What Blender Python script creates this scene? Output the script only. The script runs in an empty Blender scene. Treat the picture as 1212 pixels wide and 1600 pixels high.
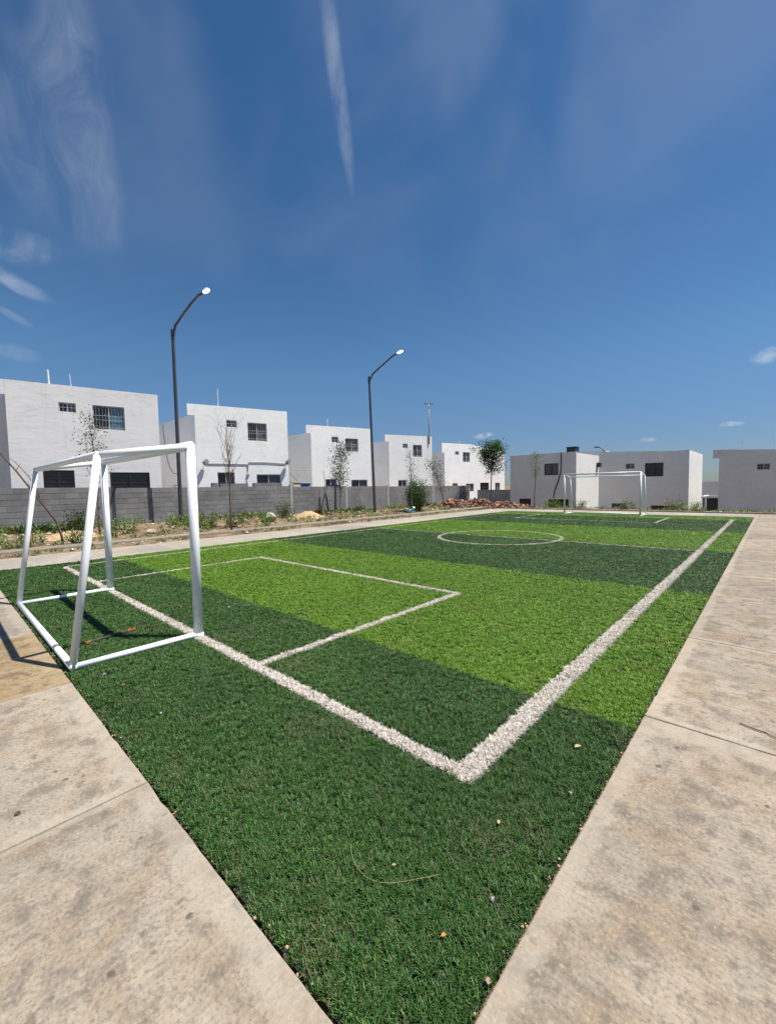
import bpy, math, random
import numpy as np
from mathutils import Vector, Matrix

# ------------------------------------------------------------------ camera, sky, sun, exposure
scene = bpy.context.scene
COL = scene.collection
scene.render.engine = 'CYCLES'
scene.cycles.use_denoising = True
scene.cycles.use_adaptive_sampling = True
scene.cycles.adaptive_threshold = 0.02
scene.cycles.max_bounces = 5
scene.cycles.diffuse_bounces = 3
scene.cycles.sample_clamp_indirect = 6.0
scene.view_settings.view_transform = 'Standard'
scene.view_settings.look = 'None'
scene.view_settings.gamma = 1.0
scene.view_settings.use_curve_mapping = False
scene.view_settings.exposure = 0.55

CAM_H = 1.5
cd = bpy.data.cameras.new('camera')
cam = bpy.data.objects.new('camera', cd)
COL.objects.link(cam)
cd.sensor_fit = 'HORIZONTAL'
cd.sensor_width = 36.0
cd.lens = 658.0 / 1212.0 * 36.0
cd.clip_start = 0.05
cd.clip_end = 3000.0
yaw, pitch, roll = math.radians(42.556), math.radians(3.383), math.radians(1.0755)
fw = Vector((-math.sin(yaw) * math.cos(pitch), math.cos(yaw) * math.cos(pitch), -math.sin(pitch)))
rt0 = Vector((math.cos(yaw), math.sin(yaw), 0))
up0 = rt0.cross(fw)
rt = rt0 * math.cos(roll) - up0 * math.sin(roll)
up = rt0 * math.sin(roll) + up0 * math.cos(roll)
m = Matrix((( rt.x, up.x, -fw.x, 0), (rt.y, up.y, -fw.y, 0), (rt.z, up.z, -fw.z, CAM_H), (0, 0, 0, 1)))
cam.matrix_world = m
scene.camera = cam

SUN_EL = math.radians(64.5)
SUN_AZ = math.radians(50.0)            # clockwise from +Y
sun_dir = Vector((math.sin(SUN_AZ) * math.cos(SUN_EL), math.cos(SUN_AZ) * math.cos(SUN_EL), math.sin(SUN_EL)))
sl = bpy.data.lights.new('sun', 'SUN')
sl.energy = 5.0
sl.angle = math.radians(0.53)
sl.color = (1.0, 0.955, 0.88)
so = bpy.data.objects.new('sun', sl)
so.rotation_euler = sun_dir.to_track_quat('Z', 'Y').to_euler()
so.location = (0, 0, 40)
COL.objects.link(so)

world = bpy.data.worlds.new('World')
scene.world = world
world.use_nodes = True
NT = world.node_tree
NT.nodes.clear()


def N(nt, typ, **kw):
    n = nt.nodes.new(typ)
    for k, v in kw.items():
        setattr(n, k, v)
    return n


def math_node(nt, op, a, b=None, c=None, clamp=False):
    n = nt.nodes.new('ShaderNodeMath')
    n.operation = op
    n.use_clamp = clamp
    for i, v in enumerate((a, b, c)):
        if v is None:
            continue
        if isinstance(v, (int, float)):
            n.inputs[i].default_value = v
        else:
            nt.links.new(v, n.inputs[i])
    return n.outputs[0]


def dot_node(nt, vec, const):
    n = nt.nodes.new('ShaderNodeVectorMath')
    n.operation = 'DOT_PRODUCT'
    nt.links.new(vec, n.inputs[0])
    n.inputs[1].default_value = const
    return n.outputs['Value']


def mixc(nt, fac, a, b, mode='MIX'):
    n = nt.nodes.new('ShaderNodeMix')
    n.data_type = 'RGBA'
    n.blend_type = mode
    n.clamp_factor = True
    for sock, v in ((n.inputs[0], fac), (n.inputs[6], a), (n.inputs[7], b)):
        if isinstance(v, (int, float)):
            sock.default_value = v
        elif isinstance(v, (tuple, list)):
            sock.default_value = (*v[:3], 1.0)
        else:
            nt.links.new(v, sock)
    return n.outputs[2]


def noise(nt, vec, scale, detail=4, rough=0.5, dist=0.0):
    n = nt.nodes.new('ShaderNodeTexNoise')
    n.inputs['Scale'].default_value = scale
    n.inputs['Detail'].default_value = detail
    n.inputs['Roughness'].default_value = rough
    n.inputs['Distortion'].default_value = dist
    if vec is not None:
        nt.links.new(vec, n.inputs['Vector'])
    return n.outputs['Fac']


def ramp(nt, fac, p0, p1, c0=0.0, c1=1.0):
    n = nt.nodes.new('ShaderNodeMapRange')
    n.interpolation_type = 'SMOOTHSTEP'
    nt.links.new(fac, n.inputs[0])
    n.inputs[1].default_value = p0
    n.inputs[2].default_value = p1
    n.inputs[3].default_value = c0
    n.inputs[4].default_value = c1
    return n.outputs[0]


sky = N(NT, 'ShaderNodeTexSky', sky_type='NISHITA')
sky.sun_disc = False
sky.sun_elevation = SUN_EL
sky.sun_rotation = SUN_AZ
sky.altitude = 500
sky.air_density = 1.0
sky.dust_density = 0.15
sky.ozone_density = 1.0
tcd = N(NT, 'ShaderNodeTexCoord').outputs['Generated']
# wispy clouds: centre direction, long axis, half length, half width, noise stretch, strength, wobble
CLOUDS = [
    ((-0.7951, 0.1660, 0.5832), (-0.5583, 0.1751, -0.8110), 0.200, 0.080, 'wisp', 0.20, 0.085),
    ((-0.9270, 0.1180, 0.3600), (-0.0528, 0.9022, -0.4282), 0.056, 0.016, 'wisp', 0.38, 0.034),
    ((-0.9065, 0.1202, 0.4048), (0.1831, 0.9757, 0.1205), 0.058, 0.030, 'wisp', 0.30, 0.035),
    ((-0.5463, 0.4970, 0.6742), (-0.4086, 0.5446, -0.7325), 0.150, 0.0155, 'wisp', 0.25, 0.014),
    ((-0.4925, 0.8628, 0.1140), (0.8700, 0.4850, 0.0887), 0.024, 0.008, 'puff', 0.60, 0.004),
    ((-0.0608, 0.9928, 0.1033), (0.9977, 0.0572, 0.0374), 0.019, 0.006, 'puff', 0.50, 0.004),
    ((-0.0050, 0.9773, 0.2116), (0.9999, 0.0137, 0.0021), 0.034, 0.018, 'puff', 0.40, 0.006),
    ((-0.1887, 0.9784, 0.0849), (0.9820, 0.1878, 0.0188), 0.016, 0.006, 'puff', 0.50, 0.004),
    ((-0.9475, 0.1129, 0.2990), (-0.0439, 0.8808, -0.4715), 0.030, 0.009, 'wisp', 0.12, 0.012),
    ((-0.9638, 0.1155, 0.2402), (0.0694, 0.9789, -0.1922), 0.036, 0.016, 'wisp', 0.18, 0.015),
]
sh = {}
for key, ax, along, across, scale, det in (('wisp', (-0.5583, 0.1751, -0.8110), 0.5, 1.0, 15, 7), ('puff', (1, 0, 0), 0.7, 1.0, 48, 3)):
    ax = Vector(ax).normalized()
    b1 = ax.orthogonal().normalized()
    b2_ = ax.cross(b1)
    cmb = NT.nodes.new('ShaderNodeCombineXYZ')
    NT.links.new(math_node(NT, 'MULTIPLY', dot_node(NT, tcd, ax), along), cmb.inputs[0])
    NT.links.new(math_node(NT, 'MULTIPLY', dot_node(NT, tcd, b1), across), cmb.inputs[1])
    NT.links.new(math_node(NT, 'MULTIPLY', dot_node(NT, tcd, b2_), across), cmb.inputs[2])
    sh[key] = (noise(NT, cmb.outputs[0], scale * 0.55, 1), ramp(NT, noise(NT, cmb.outputs[0], scale, det, 0.62, 0.8), 0.28, 0.78))
cloud_total = None
for ci, (c, u, hl, hw, key, st, wob) in enumerate(CLOUDS):
    c = Vector(c).normalized()
    u = Vector(u)
    u = (u - c * u.dot(c)).normalized()
    v = c.cross(u)
    dcr = dot_node(NT, tcd, c)
    dc = math_node(NT, 'MAXIMUM', dcr, 0.05)
    a = math_node(NT, 'DIVIDE', dot_node(NT, tcd, u), dc)
    b = math_node(NT, 'DIVIDE', dot_node(NT, tcd, v), dc)
    low, fine = sh[key]
    b2 = math_node(NT, 'ADD', b, math_node(NT, 'MULTIPLY', math_node(NT, 'SUBTRACT', low, 0.5), wob * 2.4))
    r2 = math_node(NT, 'ADD', math_node(NT, 'POWER', math_node(NT, 'DIVIDE', math_node(NT, 'ABSOLUTE', a), hl * 1.12), 2.0),
                   math_node(NT, 'POWER', math_node(NT, 'DIVIDE', math_node(NT, 'ABSOLUTE', b2), hw), 2.0))
    fall = ramp(NT, r2, 1.0, 0.0)
    msk = math_node(NT, 'MULTIPLY', fall, fine)
    front = math_node(NT, 'GREATER_THAN', dcr, 0.2)
    msk = math_node(NT, 'MULTIPLY', math_node(NT, 'MULTIPLY', msk, front), st)
    cloud_total = msk if cloud_total is None else math_node(NT, 'MAXIMUM', cloud_total, msk)
hsv = N(NT, 'ShaderNodeHueSaturation')
hsv.inputs['Saturation'].default_value = 1.28
hsv.inputs['Value'].default_value = 1.0
NT.links.new(sky.outputs[0], hsv.inputs['Color'])
elev = dot_node(NT, tcd, (0, 0, 1))
lowair = mixc(NT, ramp(NT, elev, -0.02, 0.30), (0.36, 0.46, 0.70), (1.0, 1.0, 1.0))
skyb = mixc(NT, 1.0, hsv.outputs[0], lowair, 'MULTIPLY')
veil = math_node(NT, 'MULTIPLY', ramp(NT, elev, 0.20, 0.9, 0.0, 0.13), ramp(NT, noise(NT, tcd, 2.6, 3, 0.55, 0.4), 0.34, 0.68))
skyb = mixc(NT, veil, skyb, (8.2, 8.6, 9.2))
skyc = mixc(NT, cloud_total, skyb, (8.2, 8.6, 9.2))
bg = N(NT, 'ShaderNodeBackground')
bg.inputs['Strength'].default_value = 0.067
NT.links.new(skyc, bg.inputs['Color'])
world.cycles.sampling_method = 'MANUAL'
world.cycles.sample_map_resolution = 256
wo = N(NT, 'ShaderNodeOutputWorld')
NT.links.new(bg.outputs[0], wo.inputs['Surface'])

# ------------------------------------------------------------------ materials
MATS = {}


def new_mat(name):
    mt = bpy.data.materials.new(name)
    mt.use_nodes = True
    nt = mt.node_tree
    bs = nt.nodes['Principled BSDF']
    MATS[name] = mt
    return mt, nt, bs


def plain(name, col, rough=0.6, metal=0.0, spec=0.5, var=0.0, vscale=8.0, bump=0.0, bscale=40.0):
    mt, nt, bs = new_mat(name)
    bs.inputs['Roughness'].default_value = rough
    bs.inputs['Metallic'].default_value = metal
    bs.inputs['Specular IOR Level'].default_value = spec
    pos = nt.nodes.new('ShaderNodeNewGeometry').outputs['Position']
    n1 = noise(nt, pos, vscale, 5, 0.6)
    lo = tuple(x * (1 - var) for x in col)
    hi = tuple(min(1, x * (1 + var)) for x in col)
    nt.links.new(mixc(nt, ramp(nt, n1, 0.3, 0.7), lo, hi), bs.inputs['Base Color'])
    if bump:
        bn = nt.nodes.new('ShaderNodeBump')
        bn.inputs['Strength'].default_value = bump
        bn.inputs['Distance'].default_value = 0.01
        nt.links.new(noise(nt, pos, bscale, 4), bn.inputs['Height'])
        nt.links.new(bn.outputs[0], bs.inputs['Normal'])
    return mt


def scaled_pos(nt, sx, sy, sz):
    pos = nt.nodes.new('ShaderNodeNewGeometry').outputs['Position']
    mp = nt.nodes.new('ShaderNodeVectorMath')
    mp.operation = 'MULTIPLY'
    nt.links.new(pos, mp.inputs[0])
    mp.inputs[1].default_value = (sx, sy, sz)
    return mp.outputs[0]


def concrete_mat(name, base, broom_axis, stain=0.5):
    mt, nt, bs = new_mat(name)
    pos = scaled_pos(nt, 1, 1, 1)
    big = noise(nt, pos, 0.55, 5, 0.6, 0.4)
    mid = noise(nt, pos, 2.6, 6, 0.65, 0.6)
    sm = noise(nt, pos, 14, 5, 0.65)
    grit = noise(nt, pos, 70, 4, 0.7)
    if broom_axis == 'x':
        bv = scaled_pos(nt, 1.1, 60, 1)
        sv = scaled_pos(nt, 0.9, 2.0, 1)
    else:
        bv = scaled_pos(nt, 60, 1.1, 1)
        sv = scaled_pos(nt, 2.0, 0.9, 1)
    broom = noise(nt, bv, 1.6, 3, 0.6)
    smear = noise(nt, sv, 1.7, 6, 0.65, 0.8)
    mid2 = noise(nt, pos, 5.5, 6, 0.72, 0.3)
    c = mixc(nt, ramp(nt, big, 0.34, 0.66), tuple(x * k for x, k in zip(base, (0.80, 0.80, 0.80))), tuple(x * k for x, k in zip(base, (1.14, 1.10, 1.05))))
    c = mixc(nt, math_node(nt, 'MULTIPLY', ramp(nt, mid, 0.44, 0.68), 0.85 * stain), c, tuple(x * k for x, k in zip(base, (0.84, 0.72, 0.58))))   # soil tint
    c = mixc(nt, math_node(nt, 'MULTIPLY', ramp(nt, mid2, 0.47, 0.66), 0.85 * stain), c, tuple(x * k for x, k in zip(base, (0.56, 0.53, 0.52))))  # grey mottling
    c = mixc(nt, math_node(nt, 'MULTIPLY', ramp(nt, smear, 0.56, 0.78), 0.62 * stain), c, tuple(x * k for x, k in zip(base, (0.40, 0.35, 0.32)))) # dirty smears
    c = mixc(nt, math_node(nt, 'MULTIPLY', ramp(nt, mid2, 0.46, 0.26), 0.50), c, tuple(x * 1.30 for x in base))                                   # cement bloom
    c = mixc(nt, math_node(nt, 'MULTIPLY', ramp(nt, sm, 0.50, 0.70), 0.75 * stain), c, tuple(x * 0.45 for x in base))
    c = mixc(nt, math_node(nt, 'MULTIPLY', ramp(nt, broom, 0.44, 0.62), 0.26), c, tuple(x * 0.55 for x in base))
    c = mixc(nt, math_node(nt, 'MULTIPLY', ramp(nt, grit, 0.50, 0.66), 0.62), c, tuple(x * 0.40 for x in base))
    c = mixc(nt, math_node(nt, 'MULTIPLY', ramp(nt, grit, 0.47, 0.32), 0.45), c, tuple(x * 1.4 for x in base))
    vor = nt.nodes.new('ShaderNodeTexVoronoi')
    vor.inputs['Scale'].default_value = 9.0
    nt.links.new(mixc(nt, 0.06, pos, noise(nt, pos, 9, 3)), vor.inputs['Vector'])
    pit = math_node(nt, 'MULTIPLY', ramp(nt, vor.outputs['Distance'], 0.15, 0.06), ramp(nt, noise(nt, pos, 3.1, 2), 0.40, 0.52))
    c = mixc(nt, math_node(nt, 'MULTIPLY', pit, 0.75), c, (0.07, 0.05, 0.04))
    gen = nt.nodes.new('ShaderNodeTexCoord').outputs['Generated']
    sep = nt.nodes.new('ShaderNodeSeparateXYZ')
    nt.links.new(gen, sep.inputs[0])
    ed = None
    for k_ in (0, 1):
        e_ = math_node(nt, 'MINIMUM', sep.outputs[k_], math_node(nt, 'SUBTRACT', 1.0, sep.outputs[k_]))
        ed = e_ if ed is None else math_node(nt, 'MINIMUM', ed, e_)
    ed = math_node(nt, 'ADD', ed, math_node(nt, 'MULTIPLY', math_node(nt, 'SUBTRACT', mid2, 0.5), 0.05))
    c = mixc(nt, ramp(nt, ed, 0.040, 0.022, 0.0, 0.40), c, tuple(x * 1.28 for x in base))          # trowelled slab margins
    oi = nt.nodes.new('ShaderNodeObjectInfo')
    hs = nt.nodes.new('ShaderNodeHueSaturation')
    nt.links.new(c, hs.inputs['Color'])
    nt.links.new(ramp(nt, oi.outputs['Random'], 0, 1, 0.93, 1.06), hs.inputs['Value'])
    nt.links.new(hs.outputs[0], bs.inputs['Base Color'])
    bs.inputs['Roughness'].default_value = 0.9
    bs.inputs['Specular IOR Level'].default_value = 0.25
    h = math_node(nt, 'ADD', math_node(nt, 'MULTIPLY', broom, 0.35), math_node(nt, 'ADD', math_node(nt, 'MULTIPLY', grit, 0.35), math_node(nt, 'MULTIPLY', sm, 0.9)))
    bn = nt.nodes.new('ShaderNodeBump')
    bn.inputs['Strength'].default_value = 0.55
    bn.inputs['Distance'].default_value = 0.008
    nt.links.new(h, bn.inputs['Height'])
    nt.links.new(bn.outputs[0], bs.inputs['Normal'])
    return mt


concrete_mat('concrete_front', (0.312, 0.272, 0.220), 'y', 1.05)
concrete_mat('concrete_soiled', (0.27, 0.205, 0.125), 'y', 1.25)
concrete_mat('concrete_side', (0.318, 0.273, 0.217), 'x', 1.15)
concrete_mat('concrete_path', (0.35, 0.318, 0.272), 'x', 0.5)
concrete_mat('concrete_kerb', (0.27, 0.235, 0.19), 'y', 0.8)


def stucco_mat(name, base, dirt=0.5):
    mt, nt, bs = new_mat(name)
    pos = scaled_pos(nt, 1, 1, 1)
    big = noise(nt, pos, 0.7, 5, 0.6, 0.5)
    trowel = noise(nt, scaled_pos(nt, 1.2, 1.2, 3.2), 1.6, 5, 0.6, 0.8)
    streak = noise(nt, scaled_pos(nt, 5, 5, 0.35), 1.5, 5, 0.65)
    fine = noise(nt, pos, 30, 4, 0.6)
    c = mixc(nt, ramp(nt, big, 0.3, 0.7), tuple(x * 0.93 for x in base), base)
    c = mixc(nt, math_node(nt, 'MULTIPLY', ramp(nt, trowel, 0.48, 0.75), 0.22 * dirt), c, (0.42, 0.40, 0.37))
    c = mixc(nt, math_node(nt, 'MULTIPLY', ramp(nt, streak, 0.55, 0.82), 0.30 * dirt), c, (0.46, 0.41, 0.33))
    c = mixc(nt, math_node(nt, 'MULTIPLY', ramp(nt, fine, 0.5, 0.8), 0.05), c, (0.45, 0.43, 0.40))
    nt.links.new(c, bs.inputs['Base Color'])
    bs.inputs['Roughness'].default_value = 0.92
    bs.inputs['Specular IOR Level'].default_value = 0.2
    bn = nt.nodes.new('ShaderNodeBump')
    bn.inputs['Strength'].default_value = 0.5
    bn.inputs['Distance'].default_value = 0.02
    nt.links.new(math_node(nt, 'ADD', math_node(nt, 'MULTIPLY', trowel, 0.8), math_node(nt, 'MULTIPLY', fine, 0.05)), bn.inputs['Height'])
    nt.links.new(bn.outputs[0], bs.inputs['Normal'])
    return mt


stucco_mat('stucco_white', (0.92, 0.915, 0.90), 0.85)
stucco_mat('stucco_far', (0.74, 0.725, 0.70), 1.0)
stucco_mat('stucco_dusty', (0.74, 0.73, 0.735), 1.2)
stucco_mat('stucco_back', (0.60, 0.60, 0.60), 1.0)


def block_mat(name, base):
    mt, nt, bs = new_mat(name)
    pos = scaled_pos(nt, 1, 1, 1)
    oi = nt.nodes.new('ShaderNodeObjectInfo')
    g = noise(nt, pos, 60, 4, 0.7)
    bgn = noise(nt, pos, 1.1, 4, 0.6)
    c = mixc(nt, ramp(nt, bgn, 0.3, 0.7), tuple(x * 0.82 for x in base), tuple(x * 1.15 for x in base))
    c = mixc(nt, math_node(nt, 'MULTIPLY', ramp(nt, g, 0.45, 0.75), 0.45), c, tuple(x * 0.5 for x in base))
    splash = noise(nt, scaled_pos(nt, 1, 1.2, 3.5), 4.0, 5, 0.7, 0.4)
    c = mixc(nt, math_node(nt, 'MULTIPLY', ramp(nt, splash, 0.62, 0.76), 0.40), c, (0.42, 0.41, 0.40))
    hs = nt.nodes.new('ShaderNodeHueSaturation')
    nt.links.new(c, hs.inputs['Color'])
    nt.links.new(ramp(nt, oi.outputs['Random'], 0, 1, 0.90, 1.10), hs.inputs['Value'])
    nt.links.new(hs.outputs[0], bs.inputs['Base Color'])
    bs.inputs['Roughness'].default_value = 0.95
    bs.inputs['Specular IOR Level'].default_value = 0.15
    bn = nt.nodes.new('ShaderNodeBump')
    bn.inputs['Strength'].default_value = 0.6
    bn.inputs['Distance'].default_value = 0.006
    nt.links.new(g, bn.inputs['Height'])
    nt.links.new(bn.outputs[0], bs.inputs['Normal'])
    return mt


block_mat('block_grey', (0.19, 0.185, 0.187))
block_mat('mortar', (0.215, 0.21, 0.205))
block_mat('block_pale', (0.42, 0.41, 0.40))


def ground_mat():
    mt, nt, bs = new_mat('dirt_ground')
    pos = scaled_pos(nt, 1, 1, 1)
    a = noise(nt, pos, 0.9, 6, 0.65, 0.5)
    b = noise(nt, pos, 5.0, 6, 0.7)
    d = noise(nt, pos, 30, 4, 0.7)
    c = mixc(nt, ramp(nt, a, 0.35, 0.65), (0.13, 0.09, 0.055), (0.26, 0.195, 0.125))
    c = mixc(nt, math_node(nt, 'MULTIPLY', ramp(nt, b, 0.5, 0.7), 0.6), c, (0.10, 0.085, 0.045))
    c = mixc(nt, math_node(nt, 'MULTIPLY', ramp(nt, d, 0.5, 0.75), 0.5), c, (0.40, 0.33, 0.24))
    nt.links.new(c, bs.inputs['Base Color'])
    bs.inputs['Roughness'].default_value = 1.0
    bs.inputs['Specular IOR Level'].default_value = 0.1
    bn = nt.nodes.new('ShaderNodeBump')
    bn.inputs['Strength'].default_value = 0.8
    bn.inputs['Distance'].default_value = 0.03
    nt.links.new(math_node(nt, 'ADD', b, math_node(nt, 'MULTIPLY', d, 0.5)), bn.inputs['Height'])
    nt.links.new(bn.outputs[0], bs.inputs['Normal'])


ground_mat()


def turf_mat(name, c_lo, c_hi, c_tip, straw, straw_amt):
    mt, nt, bs = new_mat(name)
    oi = nt.nodes.new('ShaderNodeObjectInfo')
    loc = oi.outputs['Location']
    isl = nt.nodes.new('ShaderNodeNewGeometry').outputs['Random Per Island']
    r = math_node(nt, 'FRACT', math_node(nt, 'ADD', math_node(nt, 'MULTIPLY', isl, 7.31), oi.outputs['Random']))
    patch = noise(nt, loc, 0.8, 4, 0.65)
    c = mixc(nt, r, c_lo, c_hi)
    c = mixc(nt, math_node(nt, 'GREATER_THAN', r, 0.86), c, c_tip)
    c = mixc(nt, ramp(nt, patch, 0.3, 0.7), mixc(nt, 0.52, c, c_lo), c)
    worn = noise(nt, loc, 2.1, 4, 0.65, 0.4)
    r2 = math_node(nt, 'FRACT', math_node(nt, 'ADD', math_node(nt, 'MULTIPLY', isl, 23.7), math_node(nt, 'MULTIPLY', oi.outputs['Random'], 5.3)))
    amt = math_node(nt, 'MULTIPLY', math_node(nt, 'ADD', ramp(nt, worn, 0.50, 0.72), 0.15), straw_amt)
    c = mixc(nt, math_node(nt, 'LESS_THAN', r2, amt), c, straw)
    nt.links.new(c, bs.inputs['Base Color'])
    bs.inputs['Roughness'].default_value = 0.5
    bs.inputs['Specular IOR Level'].default_value = 0.26
    return mt


turf_mat('turf_dark', (0.016, 0.054, 0.009), (0.064, 0.156, 0.026), (0.13, 0.24, 0.065), (0.13, 0.115, 0.060), 0.34)
turf_mat('turf_light', (0.068, 0.160, 0.006), (0.160, 0.305, 0.018), (0.25, 0.39, 0.05), (0.19, 0.17, 0.06), 0.24)
turf_mat('turf_white', (0.54, 0.485, 0.42), (0.82, 0.76, 0.68), (0.88, 0.82, 0.75), (0.20, 0.15, 0.11), 0.42)
plain('turf_backing', (0.018, 0.030, 0.014), 0.95, var=0.4, vscale=20)
plain('goal_paint', (0.80, 0.82, 0.84), 0.32, spec=0.5, var=0.035, vscale=5)
gp = MATS['goal_paint'].node_tree
gpos = gp.nodes.new('ShaderNodeNewGeometry').outputs['Position']
gb_ = gp.nodes['Principled BSDF']
gsrc = gb_.inputs['Base Color'].links[0].from_socket
gsp = math_node(gp, 'MULTIPLY', ramp(gp, noise(gp, gpos, 26, 5, 0.7), 0.64, 0.72), ramp(gp, noise(gp, gpos, 2.2, 2), 0.42, 0.60))
gcol = mixc(gp, math_node(gp, 'MULTIPLY', gsp, 0.75), gsrc, (0.26, 0.17, 0.11))
gcol = mixc(gp, math_node(gp, 'MULTIPLY', ramp(gp, noise(gp, gpos, 7, 5, 0.7), 0.56, 0.74), 0.28), gcol, (0.45, 0.43, 0.40))
gp.links.new(gcol, gb_.inputs['Base Color'])
plain('goal_scuff', (0.42, 0.40, 0.37), 0.7, var=0.3, vscale=30)
plain('lamp_steel', (0.075, 0.075, 0.085), 0.42, 0.35, var=0.15, vscale=3)
plain('lamp_head', (0.82, 0.82, 0.82), 0.25)
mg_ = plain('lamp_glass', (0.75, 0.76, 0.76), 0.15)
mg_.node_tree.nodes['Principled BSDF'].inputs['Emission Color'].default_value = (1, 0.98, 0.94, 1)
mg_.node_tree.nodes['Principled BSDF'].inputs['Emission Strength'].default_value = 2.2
plain('alu_frame', (0.62, 0.63, 0.64), 0.4, 0.3)
plain('dark_frame', (0.03, 0.03, 0.032), 0.45)
plain('bar_steel', (0.42, 0.42, 0.43), 0.45, 0.2)
plain('bar_black', (0.018, 0.018, 0.02), 0.5)
plain('pane_dark', (0.018, 0.018, 0.024), 0.08, spec=0.6, var=0.5, vscale=2.5)
plain('pane_curtain', (0.10, 0.105, 0.125), 0.35, var=0.35, vscale=5)
plain('pane_teal', (0.055, 0.16, 0.22), 0.35, var=0.3, vscale=5)
plain('pane_violet', (0.11, 0.085, 0.10), 0.35, var=0.2, vscale=5)
plain('pvc_white', (0.75, 0.75, 0.74), 0.5)
plain('conduit_grey', (0.28, 0.28, 0.28), 0.6)
plain('cable_black', (0.02, 0.02, 0.02), 0.6)
plain('flood_grey', (0.16, 0.16, 0.17), 0.4)
plain('post_dark', (0.05, 0.052, 0.06), 0.5, 0.3)
plain('column_concrete', (0.36, 0.35, 0.34), 0.95, var=0.15, bump=0.4)
plain('blue_plastic', (0.03, 0.16, 0.50), 0.4)
plain('pale_blue', (0.30, 0.50, 0.60), 0.5, var=0.2)
plain('pink_cloth', (0.65, 0.22, 0.30), 0.8)
plain('yellow_sheet', (0.72, 0.58, 0.12), 0.6)
plain('beige_box', (0.55, 0.50, 0.40), 0.7, var=0.1)
plain('black_unit', (0.02, 0.02, 0.022), 0.6)
plain('white_sheet', (0.80, 0.80, 0.80), 0.5)
plain('rust', (0.24, 0.085, 0.03), 0.9, var=0.4, vscale=40)
plain('dark_wood', (0.07, 0.06, 0.055), 0.9, var=0.4, vscale=20)
plain('dry_leaf', (0.42, 0.17, 0.05), 0.8, var=0.4, vscale=30)
plain('straw', (0.42, 0.36, 0.16), 0.8, var=0.2)
plain('pebble', (0.25, 0.25, 0.26), 0.85, var=0.25, vscale=30, bump=0.4)
plain('tan_rock', (0.45, 0.34, 0.23), 0.95, var=0.4, vscale=9, bump=0.5)
plain('pale_rock', (0.46, 0.42, 0.36), 0.95, var=0.25, vscale=9, bump=0.5)
plain('brick_red', (0.30, 0.14, 0.08), 0.95, var=0.55, vscale=2.8, bump=0.5)
plain('brick_tan', (0.40, 0.28, 0.19), 0.95, var=0.4, vscale=4, bump=0.5)
plain('soil_tan', (0.42, 0.29, 0.16), 1.0, var=0.3, vscale=7, bump=0.9, bscale=14)
plain('bark_grey', (0.16, 0.135, 0.11), 0.9, var=0.35, vscale=14, bump=0.6)
plain('bark_brown', (0.12, 0.075, 0.05), 0.9, var=0.35, vscale=14, bump=0.6)


def leaf_mat(name, lo, hi):
    mt, nt, bs = new_mat(name)
    pos = scaled_pos(nt, 1, 1, 1)
    n1 = noise(nt, pos, 17, 3, 0.7)
    n2 = noise(nt, pos, 2.2, 3)
    c = mixc(nt, ramp(nt, math_node(nt, 'ADD', math_node(nt, 'MULTIPLY', n1, 0.7), math_node(nt, 'MULTIPLY', n2, 0.3)), 0.36, 0.64), lo, hi)
    nt.links.new(c, bs.inputs['Base Color'])
    bs.inputs['Roughness'].default_value = 0.55
    bs.inputs['Specular IOR Level'].default_value = 0.35
    tr = nt.nodes.new('ShaderNodeBsdfTranslucent')
    nt.links.new(c, tr.inputs['Color'])
    mx = nt.nodes.new('ShaderNodeMixShader')
    mx.inputs[0].default_value = 0.25
    nt.links.new(bs.outputs[0], mx.inputs[1])
    nt.links.new(tr.outputs[0], mx.inputs[2])
    nt.links.new(mx.outputs[0], nt.nodes['Material Output'].inputs['Surface'])


leaf_mat('leaf_dark', (0.016, 0.044, 0.009), (0.064, 0.130, 0.024))
leaf_mat('leaf_olive', (0.034, 0.052, 0.016), (0.098, 0.128, 0.042))
leaf_mat('leaf_mid', (0.025, 0.062, 0.014), (0.095, 0.170, 0.036))
leaf_mat('leaf_pale', (0.090, 0.120, 0.035), (0.21, 0.23, 0.080))
leaf_mat('leaf_fresh', (0.060, 0.140, 0.015), (0.20, 0.32, 0.045))
leaf_mat('leaf_dry', (0.20, 0.135, 0.055), (0.40, 0.29, 0.13))


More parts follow.
